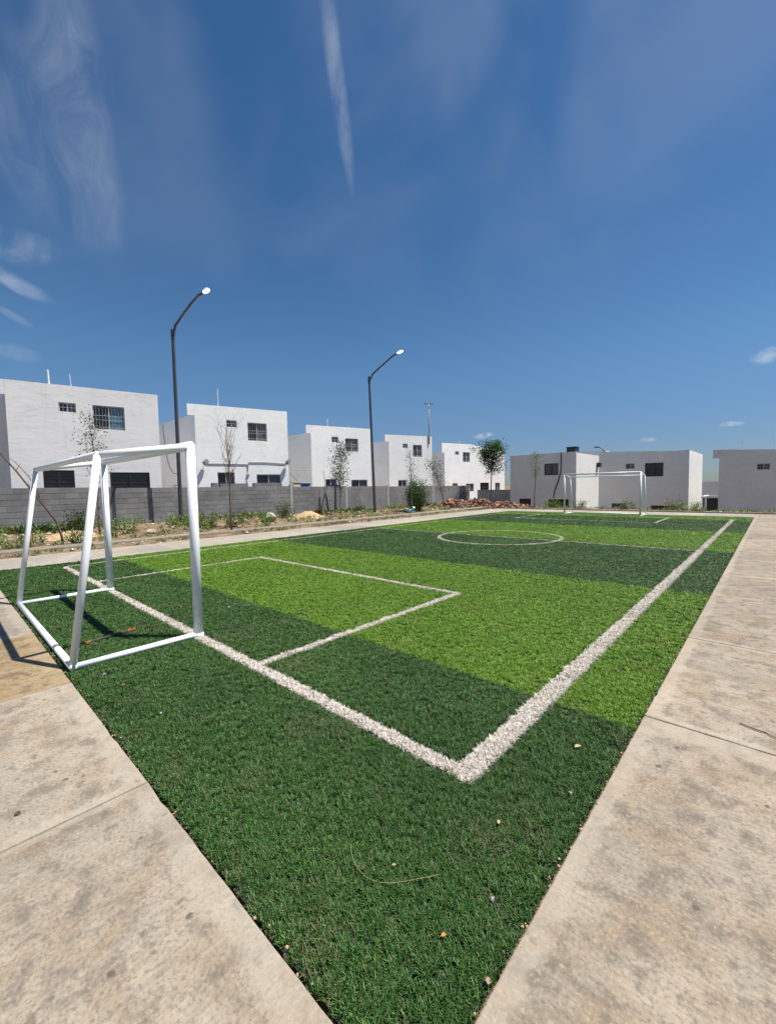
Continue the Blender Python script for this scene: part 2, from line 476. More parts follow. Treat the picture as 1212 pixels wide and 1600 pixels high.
# ------------------------------------------------------------------ mesh helpers
class MB:
    def __init__(self):
        self.v, self.f, self.mi = [], [], []

    def face(self, pts, mi=0):
        i = len(self.v)
        self.v.extend([tuple(p) for p in pts])
        self.f.append(tuple(range(i, i + len(pts))))
        self.mi.append(mi)

    def box(self, lo, hi, mi=0):
        x0, y0, z0 = lo
        x1, y1, z1 = hi
        self.hexa([(x0, y0, z0), (x1, y0, z0), (x1, y1, z0), (x0, y1, z0), (x0, y0, z1), (x1, y0, z1), (x1, y1, z1), (x0, y1, z1)], mi)

    def hexa(self, p, mi=0):
        i = len(self.v)
        self.v.extend([tuple(q) for q in p])
        for q in ((3, 2, 1, 0), (4, 5, 6, 7), (0, 1, 5, 4), (1, 2, 6, 5), (2, 3, 7, 6), (3, 0, 4, 7)):
            self.f.append(tuple(i + k for k in q))
            self.mi.append(mi)

    def tube(self, path, radii, sides=8, mi=0, caps=True):
        path = [Vector(p) for p in path]
        if isinstance(radii, (int, float)):
            radii = [radii] * len(path)
        rings = []
        ref = None
        for k, p in enumerate(path):
            t = (path[min(k + 1, len(path) - 1)] - path[max(k - 1, 0)])
            t = t.normalized() if t.length > 1e-9 else Vector((0, 0, 1))
            if ref is None:
                ref = Vector((0, 0, 1)) if abs(t.z) < 0.9 else Vector((1, 0, 0))
            a = (ref - t * ref.dot(t))
            a = a.normalized() if a.length > 1e-6 else t.orthogonal().normalized()
            ref = a
            b = t.cross(a)
            i0 = len(self.v)
            for s in range(sides):
                an = 2 * math.pi * s / sides
                q = p + (a * math.cos(an) + b * math.sin(an)) * radii[k]
                self.v.append(tuple(q))
            rings.append(i0)
        for k in range(len(path) - 1):
            for s in range(sides):
                s2 = (s + 1) % sides
                self.f.append((rings[k] + s, rings[k] + s2, rings[k + 1] + s2, rings[k + 1] + s))
                self.mi.append(mi)
        if caps:
            self.f.append(tuple(rings[0] + s for s in reversed(range(sides))))
            self.mi.append(mi)
            self.f.append(tuple(rings[-1] + s for s in range(sides)))
            self.mi.append(mi)

    def rock(self, c, r, rnd, squash=0.7, mi=0):
        base = [(0, 0, 1), (0, 0, -1)]
        rows = []
        i0 = len(self.v)
        pts = []
        for ph in (0.9, 0.0, -0.9):
            for k in range(6):
                an = k * math.pi / 3 + (0.5 if ph else 0) + rnd.uniform(-.3, .3)
                pts.append((math.cos(an) * math.cos(ph), math.sin(an) * math.cos(ph), math.sin(ph)))
        pts = [base[0]] + pts + [base[1]]
        for p in pts:
            k = r * rnd.uniform(0.7, 1.2)
            self.v.append((c[0] + p[0] * k, c[1] + p[1] * k, c[2] + p[2] * k * squash))
        F = []
        for k in range(6):
            k2 = (k + 1) % 6
            F.append((0, 1 + k, 1 + k2))
            F.append((1 + k, 7 + k, 7 + k2, 1 + k2))
            F.append((7 + k, 13 + k, 13 + k2, 7 + k2))
            F.append((13 + k, 19, 13 + k2))
        for q in F:
            self.f.append(tuple(i0 + a for a in q))
            self.mi.append(mi)

    def leaf(self, p, d, n, L, w, mi=0):
        """a pointed leaf folded along its midrib"""
        p = Vector(p)
        d = Vector(d).normalized()
        n = Vector(n)
        s = d.cross(n)
        s = s.normalized() if s.length > 1e-6 else d.orthogonal().normalized()
        n = s.cross(d)
        m1 = p + d * (L * 0.45) - n * (w * 0.25)
        tip = p + d * L
        i = len(self.v)
        self.v.extend([tuple(p), tuple(m1 + s * w * 0.5 + n * w * 0.25), tuple(tip), tuple(m1 - s * w * 0.5 + n * w * 0.25)])
        self.f.append((i, i + 1, i + 2))
        self.f.append((i, i + 2, i + 3))
        self.mi.extend((mi, mi))

    def build(self, name, mats, parent=None, smooth=False):
        if isinstance(mats, str):
            mats = [mats]
        me = bpy.data.meshes.new(name)
        off = wloc(parent) if parent else Vector((0, 0, 0))
        me.from_pydata([(a - off.x, b - off.y, c - off.z) for a, b, c in self.v], [], self.f)
        for k in mats:
            me.materials.append(MATS[k])
        if len(mats) > 1:
            me.polygons.foreach_set('material_index', self.mi)
        if smooth:
            me.polygons.foreach_set('use_smooth', [True] * len(self.f))
        me.update()
        o = bpy.data.objects.new(name, me)
        COL.objects.link(o)
        if parent:
            o.parent = parent
        return o


def wloc(o):
    v = Vector((0, 0, 0))
    while o:
        v += o.location
        o = o.parent
    return v


def tag(o, label=None, cat=None, group=None, kind=None):
    if label:
        o['label'] = label
    if cat:
        o['category'] = cat
    if group:
        o['group'] = group
    if kind:
        o['kind'] = kind
    return o


def empty(name, loc, label, cat, group=None):
    o = bpy.data.objects.new(name, None)
    o.empty_display_size = 0.2
    COL.objects.link(o)
    o.location = loc
    return tag(o, label, cat, group)


def add_bevel(o, w, seg=2):
    b = o.modifiers.new('bevel', 'BEVEL')
    b.width = w
    b.segments = seg
    b.limit_method = 'ANGLE'
    b.angle_limit = math.radians(40)


def sstep(a, b, x):
    t = min(1, max(0, (x - a) / (b - a)))
    return t * t * (3 - 2 * t)


# ------------------------------------------------------------------ terrain
def vnoise(x, y):
    return (math.sin(x * 1.7 + 1.3 * math.sin(y * 1.1)) + math.sin(y * 2.3 + 1.7 * math.sin(x * 0.9)) + math.sin(x * 4.1 + y * 3.7) * 0.5) / 2.5


def ground_z(x, y):
    z = -0.10
    if x < -13.1:
        hi = 0.24 - 0.14 * sstep(8, 20, y)
        z = -0.04 + 0.05 * sstep(-13.1, -13.6, x) + hi * sstep(-14.2, -17.8, x)
        z += 0.03 * vnoise(x * 1.7, y * 1.7) * sstep(-13.6, -14.6, x)
    if y > 24.8:
        near = 0.0 + 0.03 * vnoise(x * 1.7, y * 1.7)
        f = sstep(24.8, 25.3, y)
        if x > -13.1:
            z = z * (1 - f) + near * f
        drop = sstep(26.6, 28.6, y) * sstep(-16.2, -15.2, x)
        z = z * (1 - drop) + (-2.25) * drop
    return z


xs = [-900, -400, -200, -120, -80, -60, -45, -36] + list(np.arange(-30, 14.01, 0.5)) + [18, 25, 40, 70, 120, 200, 400, 900]
ys = [-900, -400, -200, -100, -50, -25, -12] + list(np.arange(-6, 42.01, 0.5)) + [46, 52, 60, 75, 100, 150, 250, 450, 900]
g = MB()
idx = {}
for j, y in enumerate(ys):
    for i, x in enumerate(xs):
        idx[i, j] = len(g.v)
        g.v.append((float(x), float(y), ground_z(float(x), float(y))))
for j in range(len(ys) - 1):
    for i in range(len(xs) - 1):
        g.f.append((idx[i, j], idx[i + 1, j], idx[i + 1, j + 1], idx[i, j + 1]))
        g.mi.append(0)
tag(g.build('ground', 'dirt_ground', smooth=True), 'bare brown dirt and dry soil around the pitch', None, kind='structure')

TX0, TX1, TY0, TY1 = -11.27, -0.595, 0.705, 22.55          # turf rectangle


# concrete slabs
def slab_set(name, label, mat, rects, top=0.0, thick=0.12, gap=0.0035, bev=0.006, worn=True):
    first = rects[0]
    root = bpy.data.objects.new(name, None)
    COL.objects.link(root)
    tag(root, label, None, kind='structure')
    for (x0, x1, y0, y1) in rects:
        b = MB()
        rw_ = random.Random(int((x0 * 31 + y0 * 17) * 100))
        pts = []
        cs_ = [(x0 + gap, y0 + gap), (x1 - gap, y0 + gap), (x1 - gap, y1 - gap), (x0 + gap, y1 - gap)]
        cen = ((x0 + x1) / 2, (y0 + y1) / 2)
        for (ax, ay), (bx_, by_) in zip(cs_, cs_[1:] + cs_[:1]):
            n_ = max(2, int(math.hypot(bx_ - ax, by_ - ay) / 0.07)) if worn else 1
            chip = 0
            for q in range(n_):
                u_ = (q + (rw_.uniform(-.3, .3) if q else 0)) / n_
                if chip <= 0 and rw_.random() < 0.035:
                    chip = rw_.randint(1, 2)
                inn = (rw_.uniform(0.004, 0.010) if chip > 0 else rw_.uniform(0, 0.0025)) if q else 0.002
                chip -= 1
                px, py = ax + (bx_ - ax) * u_, ay + (by_ - ay) * u_
                nx_, ny_ = -(by_ - ay), (bx_ - ax)
                l_ = math.hypot(nx_, ny_)
                pts.append((px + nx_ / l_ * inn, py + ny_ / l_ * inn))
        b.face([(px, py, top) for px, py in pts])
        for (ax, ay), (bx_, by_) in zip(pts, pts[1:] + pts[:1]):
            b.face([(ax, ay, top - thick), (bx_, by_, top - thick), (bx_, by_, top), (ax, ay, top)])
        vm, remap, nv = {}, [], []
        for v_ in b.v:
            k_ = (round(v_[0], 5), round(v_[1], 5), round(v_[2], 5))
            if k_ not in vm:
                vm[k_] = len(nv)
                nv.append(v_)
            remap.append(vm[k_])
        b.f = [tuple(remap[q] for q in f_) for f_ in b.f]
        b.v = nv
        o = b.build('slab', 'concrete_soiled' if name == 'front_walkway' and abs(x1 + 4.08) < 0.01 and y1 > 0 else mat, root)
        add_bevel(o, bev, 2)
    return root


fx = [-14.9, -13.05, -11.25, -9.43, -7.65, -5.85, -4.08, -2.355, -0.585]
slab_set('front_walkway', 'tan concrete walkway slabs in the foreground behind the goal', 'concrete_front',
         [(fx[i], fx[i + 1], -2.6, 0.69) for i in range(len(fx) - 1)] + [(fx[i], fx[i + 1], -6.2, -2.6) for i in range(len(fx) - 1)])
sy = [-2.6, 3.04, 4.87, 6.70, 8.53, 10.36, 12.2, 14.0, 15.85, 17.7, 19.5, 21.3, 22.6, 24.7]
slab_set('side_walkway', 'tan concrete walkway slabs along the right edge of the pitch', 'concrete_side',
         [(-0.585, 2.1, sy[i], sy[i + 1]) for i in range(len(sy) - 1)] + [(2.1, 4.8, sy[i], sy[i + 1]) for i in range(len(sy) - 1)]
         + [(-0.585, 2.1, -6.2, -2.6), (2.1, 4.8, -6.2, -2.6)])
ly = [0.69] + [0.69 + 1.83 * k for k in range(1, 13)]
slab_set('far_side_path', 'pale concrete path between the pitch and the weedy bank', 'concrete_path',
         [(-13.12, -11.285, ly[i], ly[i + 1]) for i in range(len(ly) - 1)], top=0.0)
ex = [-13.12 + 1.79 * k for k in range(0, 8)]
slab_set('end_path', 'pale concrete path behind the far goal', 'concrete_path',
         [(ex[i], ex[i + 1], 22.66, 24.7) for i in range(len(ex) - 1)])
k = MB()
for y0, y1 in ((-6, 3.0), (3.0, 8.2), (8.2, 13.5), (13.5, 19.0), (19.0, 25.0)):
    k.box((-14.33, y0 + 0.01, -0.15), (-13.86, y1 - 0.01, 0.09 + 0.006 * math.sin(y0 * 3)))
o = k.build('kerb', 'concrete_kerb')
add_bevel(o, 0.02, 2)
tag(o, 'low worn concrete kerb at the foot of the weedy bank', None, kind='structure')
k = MB()
k.box((-13.0, 24.72, -0.2), (4.8, 24.86, 0.06))
o = k.build('end_kerb', 'concrete_kerb')
add_bevel(o, 0.015, 2)
tag(o, 'low concrete kerb beyond the path behind the far goal', None, kind='structure')

b = MB()
b.face([(TX0, TY0, -0.024), (TX1, TY0, -0.024), (TX1, TY1, -0.024), (TX0, TY1, -0.024)])
tag(b.build('pitch_base', 'turf_backing'), 'dark backing sheet under the artificial turf', None, kind='structure')

# ------------------------------------------------------------------ artificial turf
rnd = random.Random(5)


def make_tuft(name, mat, seed, n=17, rad=0.0155, lmin=0.017, lmax=0.029, w=0.0024, lean=0.85):
    r = random.Random(seed)
    t = MB()
    for _ in range(n):
        a = r.uniform(0, 6.283)
        q = rad * math.sqrt(r.random())
        p = Vector((q * math.cos(a), q * math.sin(a), 0))
        th = r.uniform(0, 6.283)
        tilt = r.uniform(0.15, lean)
        d = Vector((math.cos(th) * math.sin(tilt), math.sin(th) * math.sin(tilt), math.cos(tilt)))
        L = r.uniform(lmin, lmax)
        s = Vector((-math.sin(th), math.cos(th), 0)) * (w * r.uniform(0.7, 1.3) / 2)
        p1 = p + d * L * 0.55
        tilt2 = min(1.5, tilt + r.uniform(0.2, 0.9))
        d2 = Vector((math.cos(th) * math.sin(tilt2), math.sin(th) * math.sin(tilt2), math.cos(tilt2)))
        p2 = p1 + d2 * L * 0.5
        i = len(t.v)
        t.v.extend([tuple(p - s), tuple(p + s), tuple(p1 + s), tuple(p1 - s), tuple(p2 + s * 0.5), tuple(p2 - s * 0.5)])
        t.f.extend([(i, i + 1, i + 2, i + 3), (i + 3, i + 2, i + 4, i + 5)])
        t.mi.extend([0, 0])
    me = bpy.data.meshes.new(name)
    me.from_pydata(t.v, [], t.f)
    me.materials.append(MATS[mat])
    return bpy.data.objects.new(name, me)


TUFTS = {}
for key, mat, kw in (('dark', 'turf_dark', {}), ('light', 'turf_light', {}),
                     ('white', 'turf_white', dict(n=13, rad=0.012, lmin=0.016, lmax=0.027, w=0.0026, lean=0.95))):
    c = bpy.data.collections.new('tufts_' + key)
    for i in range(5):
        c.objects.link(make_tuft('tuft_' + key, mat, 11 * i + 3, **kw))
    TUFTS[key] = c


def turf_nodes(key):
    ng = bpy.data.node_groups.new('turf_' + key, 'GeometryNodeTree')
    ng.interface.new_socket('Geometry', in_out='INPUT', socket_type='NodeSocketGeometry')
    ng.interface.new_socket('Geometry', in_out='OUTPUT', socket_type='NodeSocketGeometry')
    gi = ng.nodes.new('NodeGroupInput')
    go = ng.nodes.new('NodeGroupOutput')
    dp = ng.nodes.new('GeometryNodeDistributePointsOnFaces')
    de = ng.nodes.new('GeometryNodeInputNamedAttribute')
    de.data_type = 'FLOAT'
    de.inputs['Name'].default_value = 'dens'
    sc = ng.nodes.new('GeometryNodeInputNamedAttribute')
    sc.data_type = 'FLOAT'
    sc.inputs['Name'].default_value = 'scl'
    ci = ng.nodes.new('GeometryNodeCollectionInfo')
    ci.inputs['Collection'].default_value = TUFTS[key]
    ci.inputs['Separate Children'].default_value = True
    ci.inputs['Reset Children'].default_value = True
    ip = ng.nodes.new('GeometryNodeInstanceOnPoints')
    ip.inputs['Pick Instance'].default_value = True
    rv = ng.nodes.new('FunctionNodeRandomValue')
    rv.data_type = 'FLOAT_VECTOR'
    rv.inputs[0].default_value = (-0.12, -0.12, 0)
    rv.inputs[1].default_value = (0.12, 0.12, 6.283)
    rs = ng.nodes.new('FunctionNodeRandomValue')
    rs.data_type = 'FLOAT'
    rs.inputs[2].default_value = 0.75
    rs.inputs[3].default_value = 1.2
    cx = ng.nodes.new('ShaderNodeCombineXYZ')
    mm = ng.nodes.new('ShaderNodeMath')
    mm.operation = 'MULTIPLY'
    mz = ng.nodes.new('ShaderNodeMath')
    mz.operation = 'POWER'
    mz.inputs[1].default_value = 0.35
    mz2 = ng.nodes.new('ShaderNodeMath')
    mz2.operation = 'MULTIPLY'
    L = ng.links.new
    L(gi.outputs[0], dp.inputs['Mesh'])
    L(de.outputs[0], dp.inputs['Density'])
    L(dp.outputs['Points'], ip.inputs['Points'])
    L(ci.outputs[0], ip.inputs['Instance'])
    L(rv.outputs[0], ip.inputs['Rotation'])
    L(sc.outputs[0], mm.inputs[0])
    L(rs.outputs[1], mm.inputs[1])
    L(sc.outputs[0], mz.inputs[0])
    L(mz.outputs[0], mz2.inputs[0])
    L(rs.outputs[1], mz2.inputs[1])
    L(mm.outputs[0], cx.inputs[0])
    L(mm.outputs[0], cx.inputs[1])
    L(mz2.outputs[0], cx.inputs[2])
    L(cx.outputs[0], ip.inputs['Scale'])
    L(ip.outputs[0], go.inputs[0])
    return ng


TNODES = {k: turf_nodes(k) for k in TUFTS}
D0 = 4200.0


def lod(x, y, mul=1.0):
    d = max(2.6, math.sqrt(x * x + y * y + 2.2))
    dens = D0 * (2.6 / d) ** 1.22
    return dens * mul, (D0 / dens) ** 0.42


def turf_object(name, key, cells, mul=1.0):
    """cells: list of quads (4 xy points)"""
    verts, faces, dens, scl = [], [], [], []
    for q in cells:
        i = len(verts)
        verts.extend([(x, y, -0.022) for x, y in q])
        faces.append((i, i + 1, i + 2, i + 3))
        cx = sum(p[0] for p in q) / 4
        cy = sum(p[1] for p in q) / 4
        a, s = lod(cx, cy, mul)
        if key == 'white':
            k_ = max(1.0, s / 1.2)
            a, s = a * 1.7 * k_ ** 1.8, s / k_
        dens.append(a)
        scl.append(s)
    me = bpy.data.meshes.new(name)
    me.from_pydata(verts, [], faces)
    me.materials.append(MATS['turf_' + key])
    for nm, arr in (('dens', dens), ('scl', scl)):
        at = me.attributes.new(nm, 'FLOAT', 'FACE')
        at.data.foreach_set('value', arr)
    o = bpy.data.objects.new(name, me)
    COL.objects.link(o)
    md = o.modifiers.new('tufts', 'NODES')
    md.node_group = TNODES[key]
    return o


# markings (rectangles) and the centre circle
MARK = {
    'sideline_right': ('wide white sideline along the right edge of the pitch', (-1.215, -1.098, 1.772, 20.95)),
    'goal_line_near': ('white goal line across the near end of the pitch', (-10.66, -1.215, 1.772, 1.860)),
    'touchline_left': ('thin white touchline beside the pale path', (-10.72, -10.655, 1.860, 21.0)),
    'halfway_line': ('thin white halfway line across the pitch', (-10.655, -1.215, 11.17, 11.235)),
    'goal_line_far': ('white goal line at the far goal', (-10.655, -1.215, 20.95, 21.03)),
    'near_box_side_right': ('near goal area line on the side of the wide sideline', (-3.28, -3.20, 1.860, 4.99)),
    'near_box_side_left': ('near goal area line on the side of the pale path', (-8.45, -8.38, 1.860, 4.90)),
    'near_box_front': ('front line of the near goal area', (-8.45, -3.28, 4.90, 4.98)),
    'far_box_side_right': ('far goal area line on the side of the wide sideline', (-3.29, -3.19, 18.06, 20.95)),
    'far_box_side_left': ('far goal area line on the side of the pale path', (-8.75, -8.66, 18.06, 20.95)),
    'far_box_front': ('front line of the far goal area', (-8.66, -3.29, 18.06, 18.15)),
}
CC, CR, CW = (-5.92, 11.20), 1.72, 0.10
for nm, (lab, (x0, x1, y0, y1)) in MARK.items():
    cells = []
    nx = max(1, int(round((x1 - x0) / 0.4)))
    ny = max(1, int(round((y1 - y0) / 0.4)))
    for i in range(nx):
        for j in range(ny):
            a0, a1 = x0 + (x1 - x0) * i / nx, x0 + (x1 - x0) * (i + 1) / nx
            b0, b1 = y0 + (y1 - y0) * j / ny, y0 + (y1 - y0) * (j + 1) / ny
            cells.append([(a0, b0), (a1, b0), (a1, b1), (a0, b1)])
    tag(turf_object(nm + '_marking', 'white', cells, 1.25), lab, None, kind='structure')
cells = []
for k in range(96):
    t0, t1 = 2 * math.pi * k / 96, 2 * math.pi * (k + 1) / 96
    r0, r1 = CR - CW / 2, CR + CW / 2
    cells.append([(CC[0] + r0 * math.cos(t0), CC[1] + r0 * math.sin(t0)), (CC[0] + r1 * math.cos(t0), CC[1] + r1 * math.sin(t0)),
                  (CC[0] + r1 * math.cos(t1), CC[1] + r1 * math.sin(t1)), (CC[0] + r0 * math.cos(t1), CC[1] + r0 * math.sin(t1))])
tag(turf_object('centre_circle_marking', 'white', cells, 1.25), 'white centre circle on the halfway line', None, kind='structure')

STRIPES = [
    ('dark', TY0, 2.84, 'dark green artificial turf stripe nearest, holding the near goal'),
    ('light', 2.84, 6.87, 'light green artificial turf stripe with the front of the near goal area'),
    ('dark', 6.87, 11.30, 'dark green artificial turf stripe just before the halfway line'),
    ('light', 11.30, 15.65, 'light green artificial turf stripe just beyond the halfway line'),
    ('dark', 15.65, 20.30, 'dark green artificial turf stripe in front of the far goal'),
    ('light', 20.30, TY1, 'narrow light green artificial turf stripe at the far end'),
]
xc = set([TX0, TX1])
yc_all = set()
for _, (x0, x1, y0, y1) in MARK.values():
    xc.update((x0, x1, x0 - 0.022, x1 + 0.022))
    yc_all.update((y0, y1, y0 - 0.022, y1 + 0.022))
xc.update(np.arange(TX0, TX1, 0.33).tolist())
xc.update(np.arange(CC[0] - CR - 0.1, CC[0] + CR + 0.1, 0.055).tolist())
xc = sorted(x for x in xc if TX0 <= x <= TX1)
for key, y0, y1, lab in STRIPES:
    yc = set([y0, y1])
    yc.update(y for y in yc_all if y0 < y < y1)
    yc.update(np.arange(y0, y1, 0.33).tolist())
    yc.update(y for y in np.arange(CC[1] - CR - 0.1, CC[1] + CR + 0.1, 0.055).tolist() if y0 < y < y1)
    yc = sorted(yc)
    cells = []
    for j in range(len(yc) - 1):
        for i in range(len(xc) - 1):
            a0, a1, b0, b1 = xc[i], xc[i + 1], yc[j], yc[j + 1]
            if (a1 - a0) < 1e-6 or (b1 - b0) < 1e-6:
                continue
            mx, my = (a0 + a1) / 2, (b0 + b1) / 2
            mg = 0.011 * lod(mx, my)[1]
            if any(x0 - mg < mx < x1 + mg and q0 - mg < my < q1 + mg for _, (x0, x1, q0, q1) in MARK.values()):
                continue
            if abs(math.hypot(mx - CC[0], my - CC[1]) - CR) < CW / 2 + 0.005:
                continue
            cells.append([(a0, b0), (a1, b0), (a1, b1), (a0, b1)])
    tag(turf_object('artificial_grass', key, cells), lab, 'artificial turf', kind='stuff')


# ------------------------------------------------------------------ goals
def goal(label, yf, sgn, xr, xl, group):
    """yf: goal line, sgn: +1 if the net side lies towards -y"""
    root = empty('football_goal', ((xr + xl) / 2, yf, 0), label, 'goal', group)
    R, r = (0.046, 0.031) if sgn > 0 else (0.040, 0.024)
    ht, hr = 1.955, 1.83
    yr, yb = yf - sgn * 0.80, yf - sgn * 1.07
    for x in (xr, xl):
        t = MB()
        t.tube([(x, yf, -0.022), (x, yf, ht)], R, 20)
        po = t.build('post', 'goal_paint', root, True)
        t = MB()
        t.tube([(x, yf, -0.021), (x, yf, 0.03)], R + 0.002, 20)
        t.build('base_collar', 'goal_scuff' if False else 'goal_paint', po, True)
        t = MB()
        t.tube([(x, yf, ht), (x, yr, hr)], r, 16)
        t.build('top_side_bar', 'goal_paint', root, True)
        t = MB()
        t.tube([(x, yr, hr), (x, yb, 0.005)], r, 16)
        t.build('rear_leg', 'goal_paint', root, True)
        for (jx, jy, jz, jr) in ((x, yf, ht, R), (x, yr, hr, r)):
            t = MB()
            t.tube([(jx, jy, jz + jr * 1.003 * math.sin(-1.57 + 3.14 * q / 10)) for q in range(11)], [max(0.0005, jr * 1.003 * math.cos(-1.57 + 3.14 * q / 10)) for q in range(11)], 20)
            t.build('elbow', 'goal_paint', root, True)
        t = MB()
        t.tube([(x, yf - sgn * 0.03, 0.016), (x, yb, 0.016)], 0.027, 16)
        t.build('ground_side_bar', 'goal_paint', root, True)
    t = MB()
    t.tube([(xr, yf, ht), (xl, yf, ht)], R, 20)
    t.build('crossbar', 'goal_paint', root, True)
    t = MB()
    t.tube([(xr, yr, hr), (xl, yr, hr)], r, 16)
    t.build('top_rear_bar', 'goal_paint', root, True)
    t = MB()
    t.tube([(xr + 0.028, yb, 0.018), (xl - 0.028, yb, 0.018)], 0.029, 16)
    gb = t.build('ground_rear_bar', 'goal_paint', root, True)
    if sgn > 0:
        t = MB()
        t.tube([(xr - 0.60, yb, 0.018), (xr - 0.63, yb, 0.018)], 0.0302, 16)
        t.build('worn_ring', 'goal_scuff', gb, True)
    return root


goal('white tubular goal frame without net, large in the foreground', 1.82, 1, -4.37, -7.50, 'white goal frames')
goal('white tubular goal frame without net, small at the far end', 21.40, -1, -4.39, -7.70, 'white goal frames')


# ------------------------------------------------------------------ houses
def house(label, A, B, zb, zroof, top, wins, back, depth, mat, ear=True, group=None, extra=None):
    A = Vector((A[0], A[1], 0))
    B = Vector((B[0], B[1], 0))
    L = (B - A).length
    d = (B - A).normalized()
    no = Vector((d.y, -d.x, 0))
    bk = Vector((back[0], back[1], 0))
    root = empty('house', (A.x, A.y, zb), label, 'house', group)
    if isinstance(top, (int, float)):
        top = [(0, top), (L, top)]

    def P(s, z, o=0.0):
        q = A + d * s + no * o
        return (q.x, q.y, z)

    def zt(s):
        for (s0, z0), (s1, z1) in zip(top, top[1:]):
            if s <= s1 + 1e-6:
                return z0 + (z1 - z0) * (s - s0) / (s1 - s0)
        return top[-1][1]
    sc = sorted(set([0.0, L] + [s for s, _ in top if 0 < s < L] + [q for w in wins for q in w[:2]]))
    zc = sorted(set([zb] + [q for w in wins for q in w[2:4]]))
    w = MB()
    for i in range(len(sc) - 1):
        s0, s1 = sc[i], sc[i + 1]
        for j in range(len(zc)):
            z0 = zc[j]
            last = j == len(zc) - 1
            za, zbb = (zt(s0), zt(s1)) if last else (zc[j + 1], zc[j + 1])
            ms, mz = (s0 + s1) / 2, (z0 + (za if not last else z0 + 0.01)) / 2
            if any(q[0] < ms < q[1] and q[2] < mz < q[3] for q in wins):
                continue
            w.face([P(s0, z0), P(s1, z0), P(s1, zbb), P(s0, za)])
    RV = 0.13
    for q in wins:
        s0, s1, z0, z1 = q[:4]
        w.face([P(s0, z0), P(s0, z0, -RV), P(s1, z0, -RV), P(s1, z0)])
        w.face([P(s0, z1), P(s1, z1), P(s1, z1, -RV), P(s0, z1, -RV)])
        w.face([P(s0, z0), P(s0, z1), P(s0, z1, -RV), P(s0, z0, -RV)])
        w.face([P(s1, z0), P(s1, z0, -RV), P(s1, z1, -RV), P(s1, z1)])
    # parapet of the front wall: top strip, inner face and ends
    T = 0.15
    ts = sorted(set([0.0, L] + [s for s, _ in top if 0 < s < L]))
    for s0, s1 in zip(ts, ts[1:]):
        w.face([P(s0, zt(s0)), P(s1, zt(s1)), P(s1, zt(s1), -T), P(s0, zt(s0), -T)])
        w.face([P(s1, zroof, -T), P(s0, zroof, -T), P(s0, zt(s0), -T), P(s1, zt(s1), -T)])
    for s in (0.0, L):
        w.face([P(s, zroof), P(s, zroof, -T), P(s, zt(s), -T), P(s, zt(s))])
    Bk0, Bk1 = A + bk * depth, B + bk * depth
    for a0, a1 in ((Bk0, A), (B, Bk1), (Bk1, Bk0)):
        w.face([(a0.x, a0.y, zb), (a1.x, a1.y, zb), (a1.x, a1.y, zroof), (a0.x, a0.y, zroof)])
    w.build('wall', mat, root)
    if ear:
        e = MB()
        z1 = zt(0)
        z0 = zroof - 0.08
        e.hexa([P(-0.32, z0), P(-0.004, z0), P(-0.004, z0, -T), P(-0.32, z0, -T), P(-0.32, z1), P(-0.004, z1), P(-0.004, z1, -T), P(-0.32, z1, -T)])
        e.build('parapet_end', mat, root)
    r = MB()
    r.face([(A.x, A.y, zroof - 0.004), (B.x, B.y, zroof - 0.004), (Bk1.x, Bk1.y, zroof - 0.004), (Bk0.x, Bk0.y, zroof - 0.004)])
    r.build('roof', mat, root)
    # windows
    for q in wins:
        s0, s1, z0, z1 = q[:4]
        style = q[4]
        fm, bm_, pm = style['frame'], style.get('bars'), style['panes']
        e = 0.004
        f = MB()
        fwid = 0.035

        def fbox(a0, a1, c0, c1, o0, o1, mb):
            mb.hexa([P(a0, c0, o0), P(a1, c0, o0), P(a1, c0, o1), P(a0, c0, o1), P(a0, c1, o0), P(a1, c1, o0), P(a1, c1, o1), P(a0, c1, o1)])
        fbox(s0 + e, s1 - e, z0 + e, z0 + fwid, -0.07, -0.115, f)
        fbox(s0 + e, s1 - e, z1 - fwid, z1 - e, -0.07, -0.115, f)
        fbox(s0 + e, s0 + fwid, z0 + fwid, z1 - fwid, -0.07, -0.115, f)
        fbox(s1 - fwid, s1 - e, z0 + fwid, z1 - fwid, -0.07, -0.115, f)
        n = len(pm)
        for k in range(1, n):
            c = s0 + (s1 - s0) * k / n
            fbox(c - 0.02, c + 0.02, z0 + fwid, z1 - fwid, -0.072, -0.115, f)
        wo_ = f.build('window', fm, root)
        for k in range(n):
            c0, c1 = s0 + (s1 - s0) * k / n, s0 + (s1 - s0) * (k + 1) / n
            g_ = MB()
            g_.face([P(c0 + e, z0 + e, -0.105 - 0.006 * (k % 2)), P(c1 - e, z0 + e, -0.105 - 0.006 * (k % 2)), P(c1 - e, z1 - e, -0.105 - 0.006 * (k % 2)), P(c0 + e, z1 - e, -0.105 - 0.006 * (k % 2))])
            g_.build('pane', pm[k], wo_)
        if bm_:
            h = MB()
            nv, hz = style.get('nv', 8), style.get('hz', ())
            for k in range(1, nv):
                c = s0 + (s1 - s0) * k / nv
                h.tube([P(c, z0 + 0.005, -0.03), P(c, z1 - 0.005, -0.03)], 0.006, 5)
            for t in hz:
                zz = z0 + (z1 - z0) * t
                h.tube([P(s0 + 0.002, zz, -0.03), P(s1 - 0.002, zz, -0.03)], 0.009, 5)
            if style.get('louvre'):
                for k in range(1, 7):
                    zz = z0 + (z1 - z0) * k / 7
                    fbox(s0 + 0.06, s1 - 0.06, zz - 0.012, zz + 0.012, -0.035, -0.06, h)
                for c in (s0 + 0.02, (s0 + s1) / 2, s1 - 0.02):
                    fbox(c - 0.03, c + 0.03, z0 + 0.002, z1 - 0.002, -0.02, -0.05, h)
            h.build('security_bars', bm_, wo_)
    return root, P


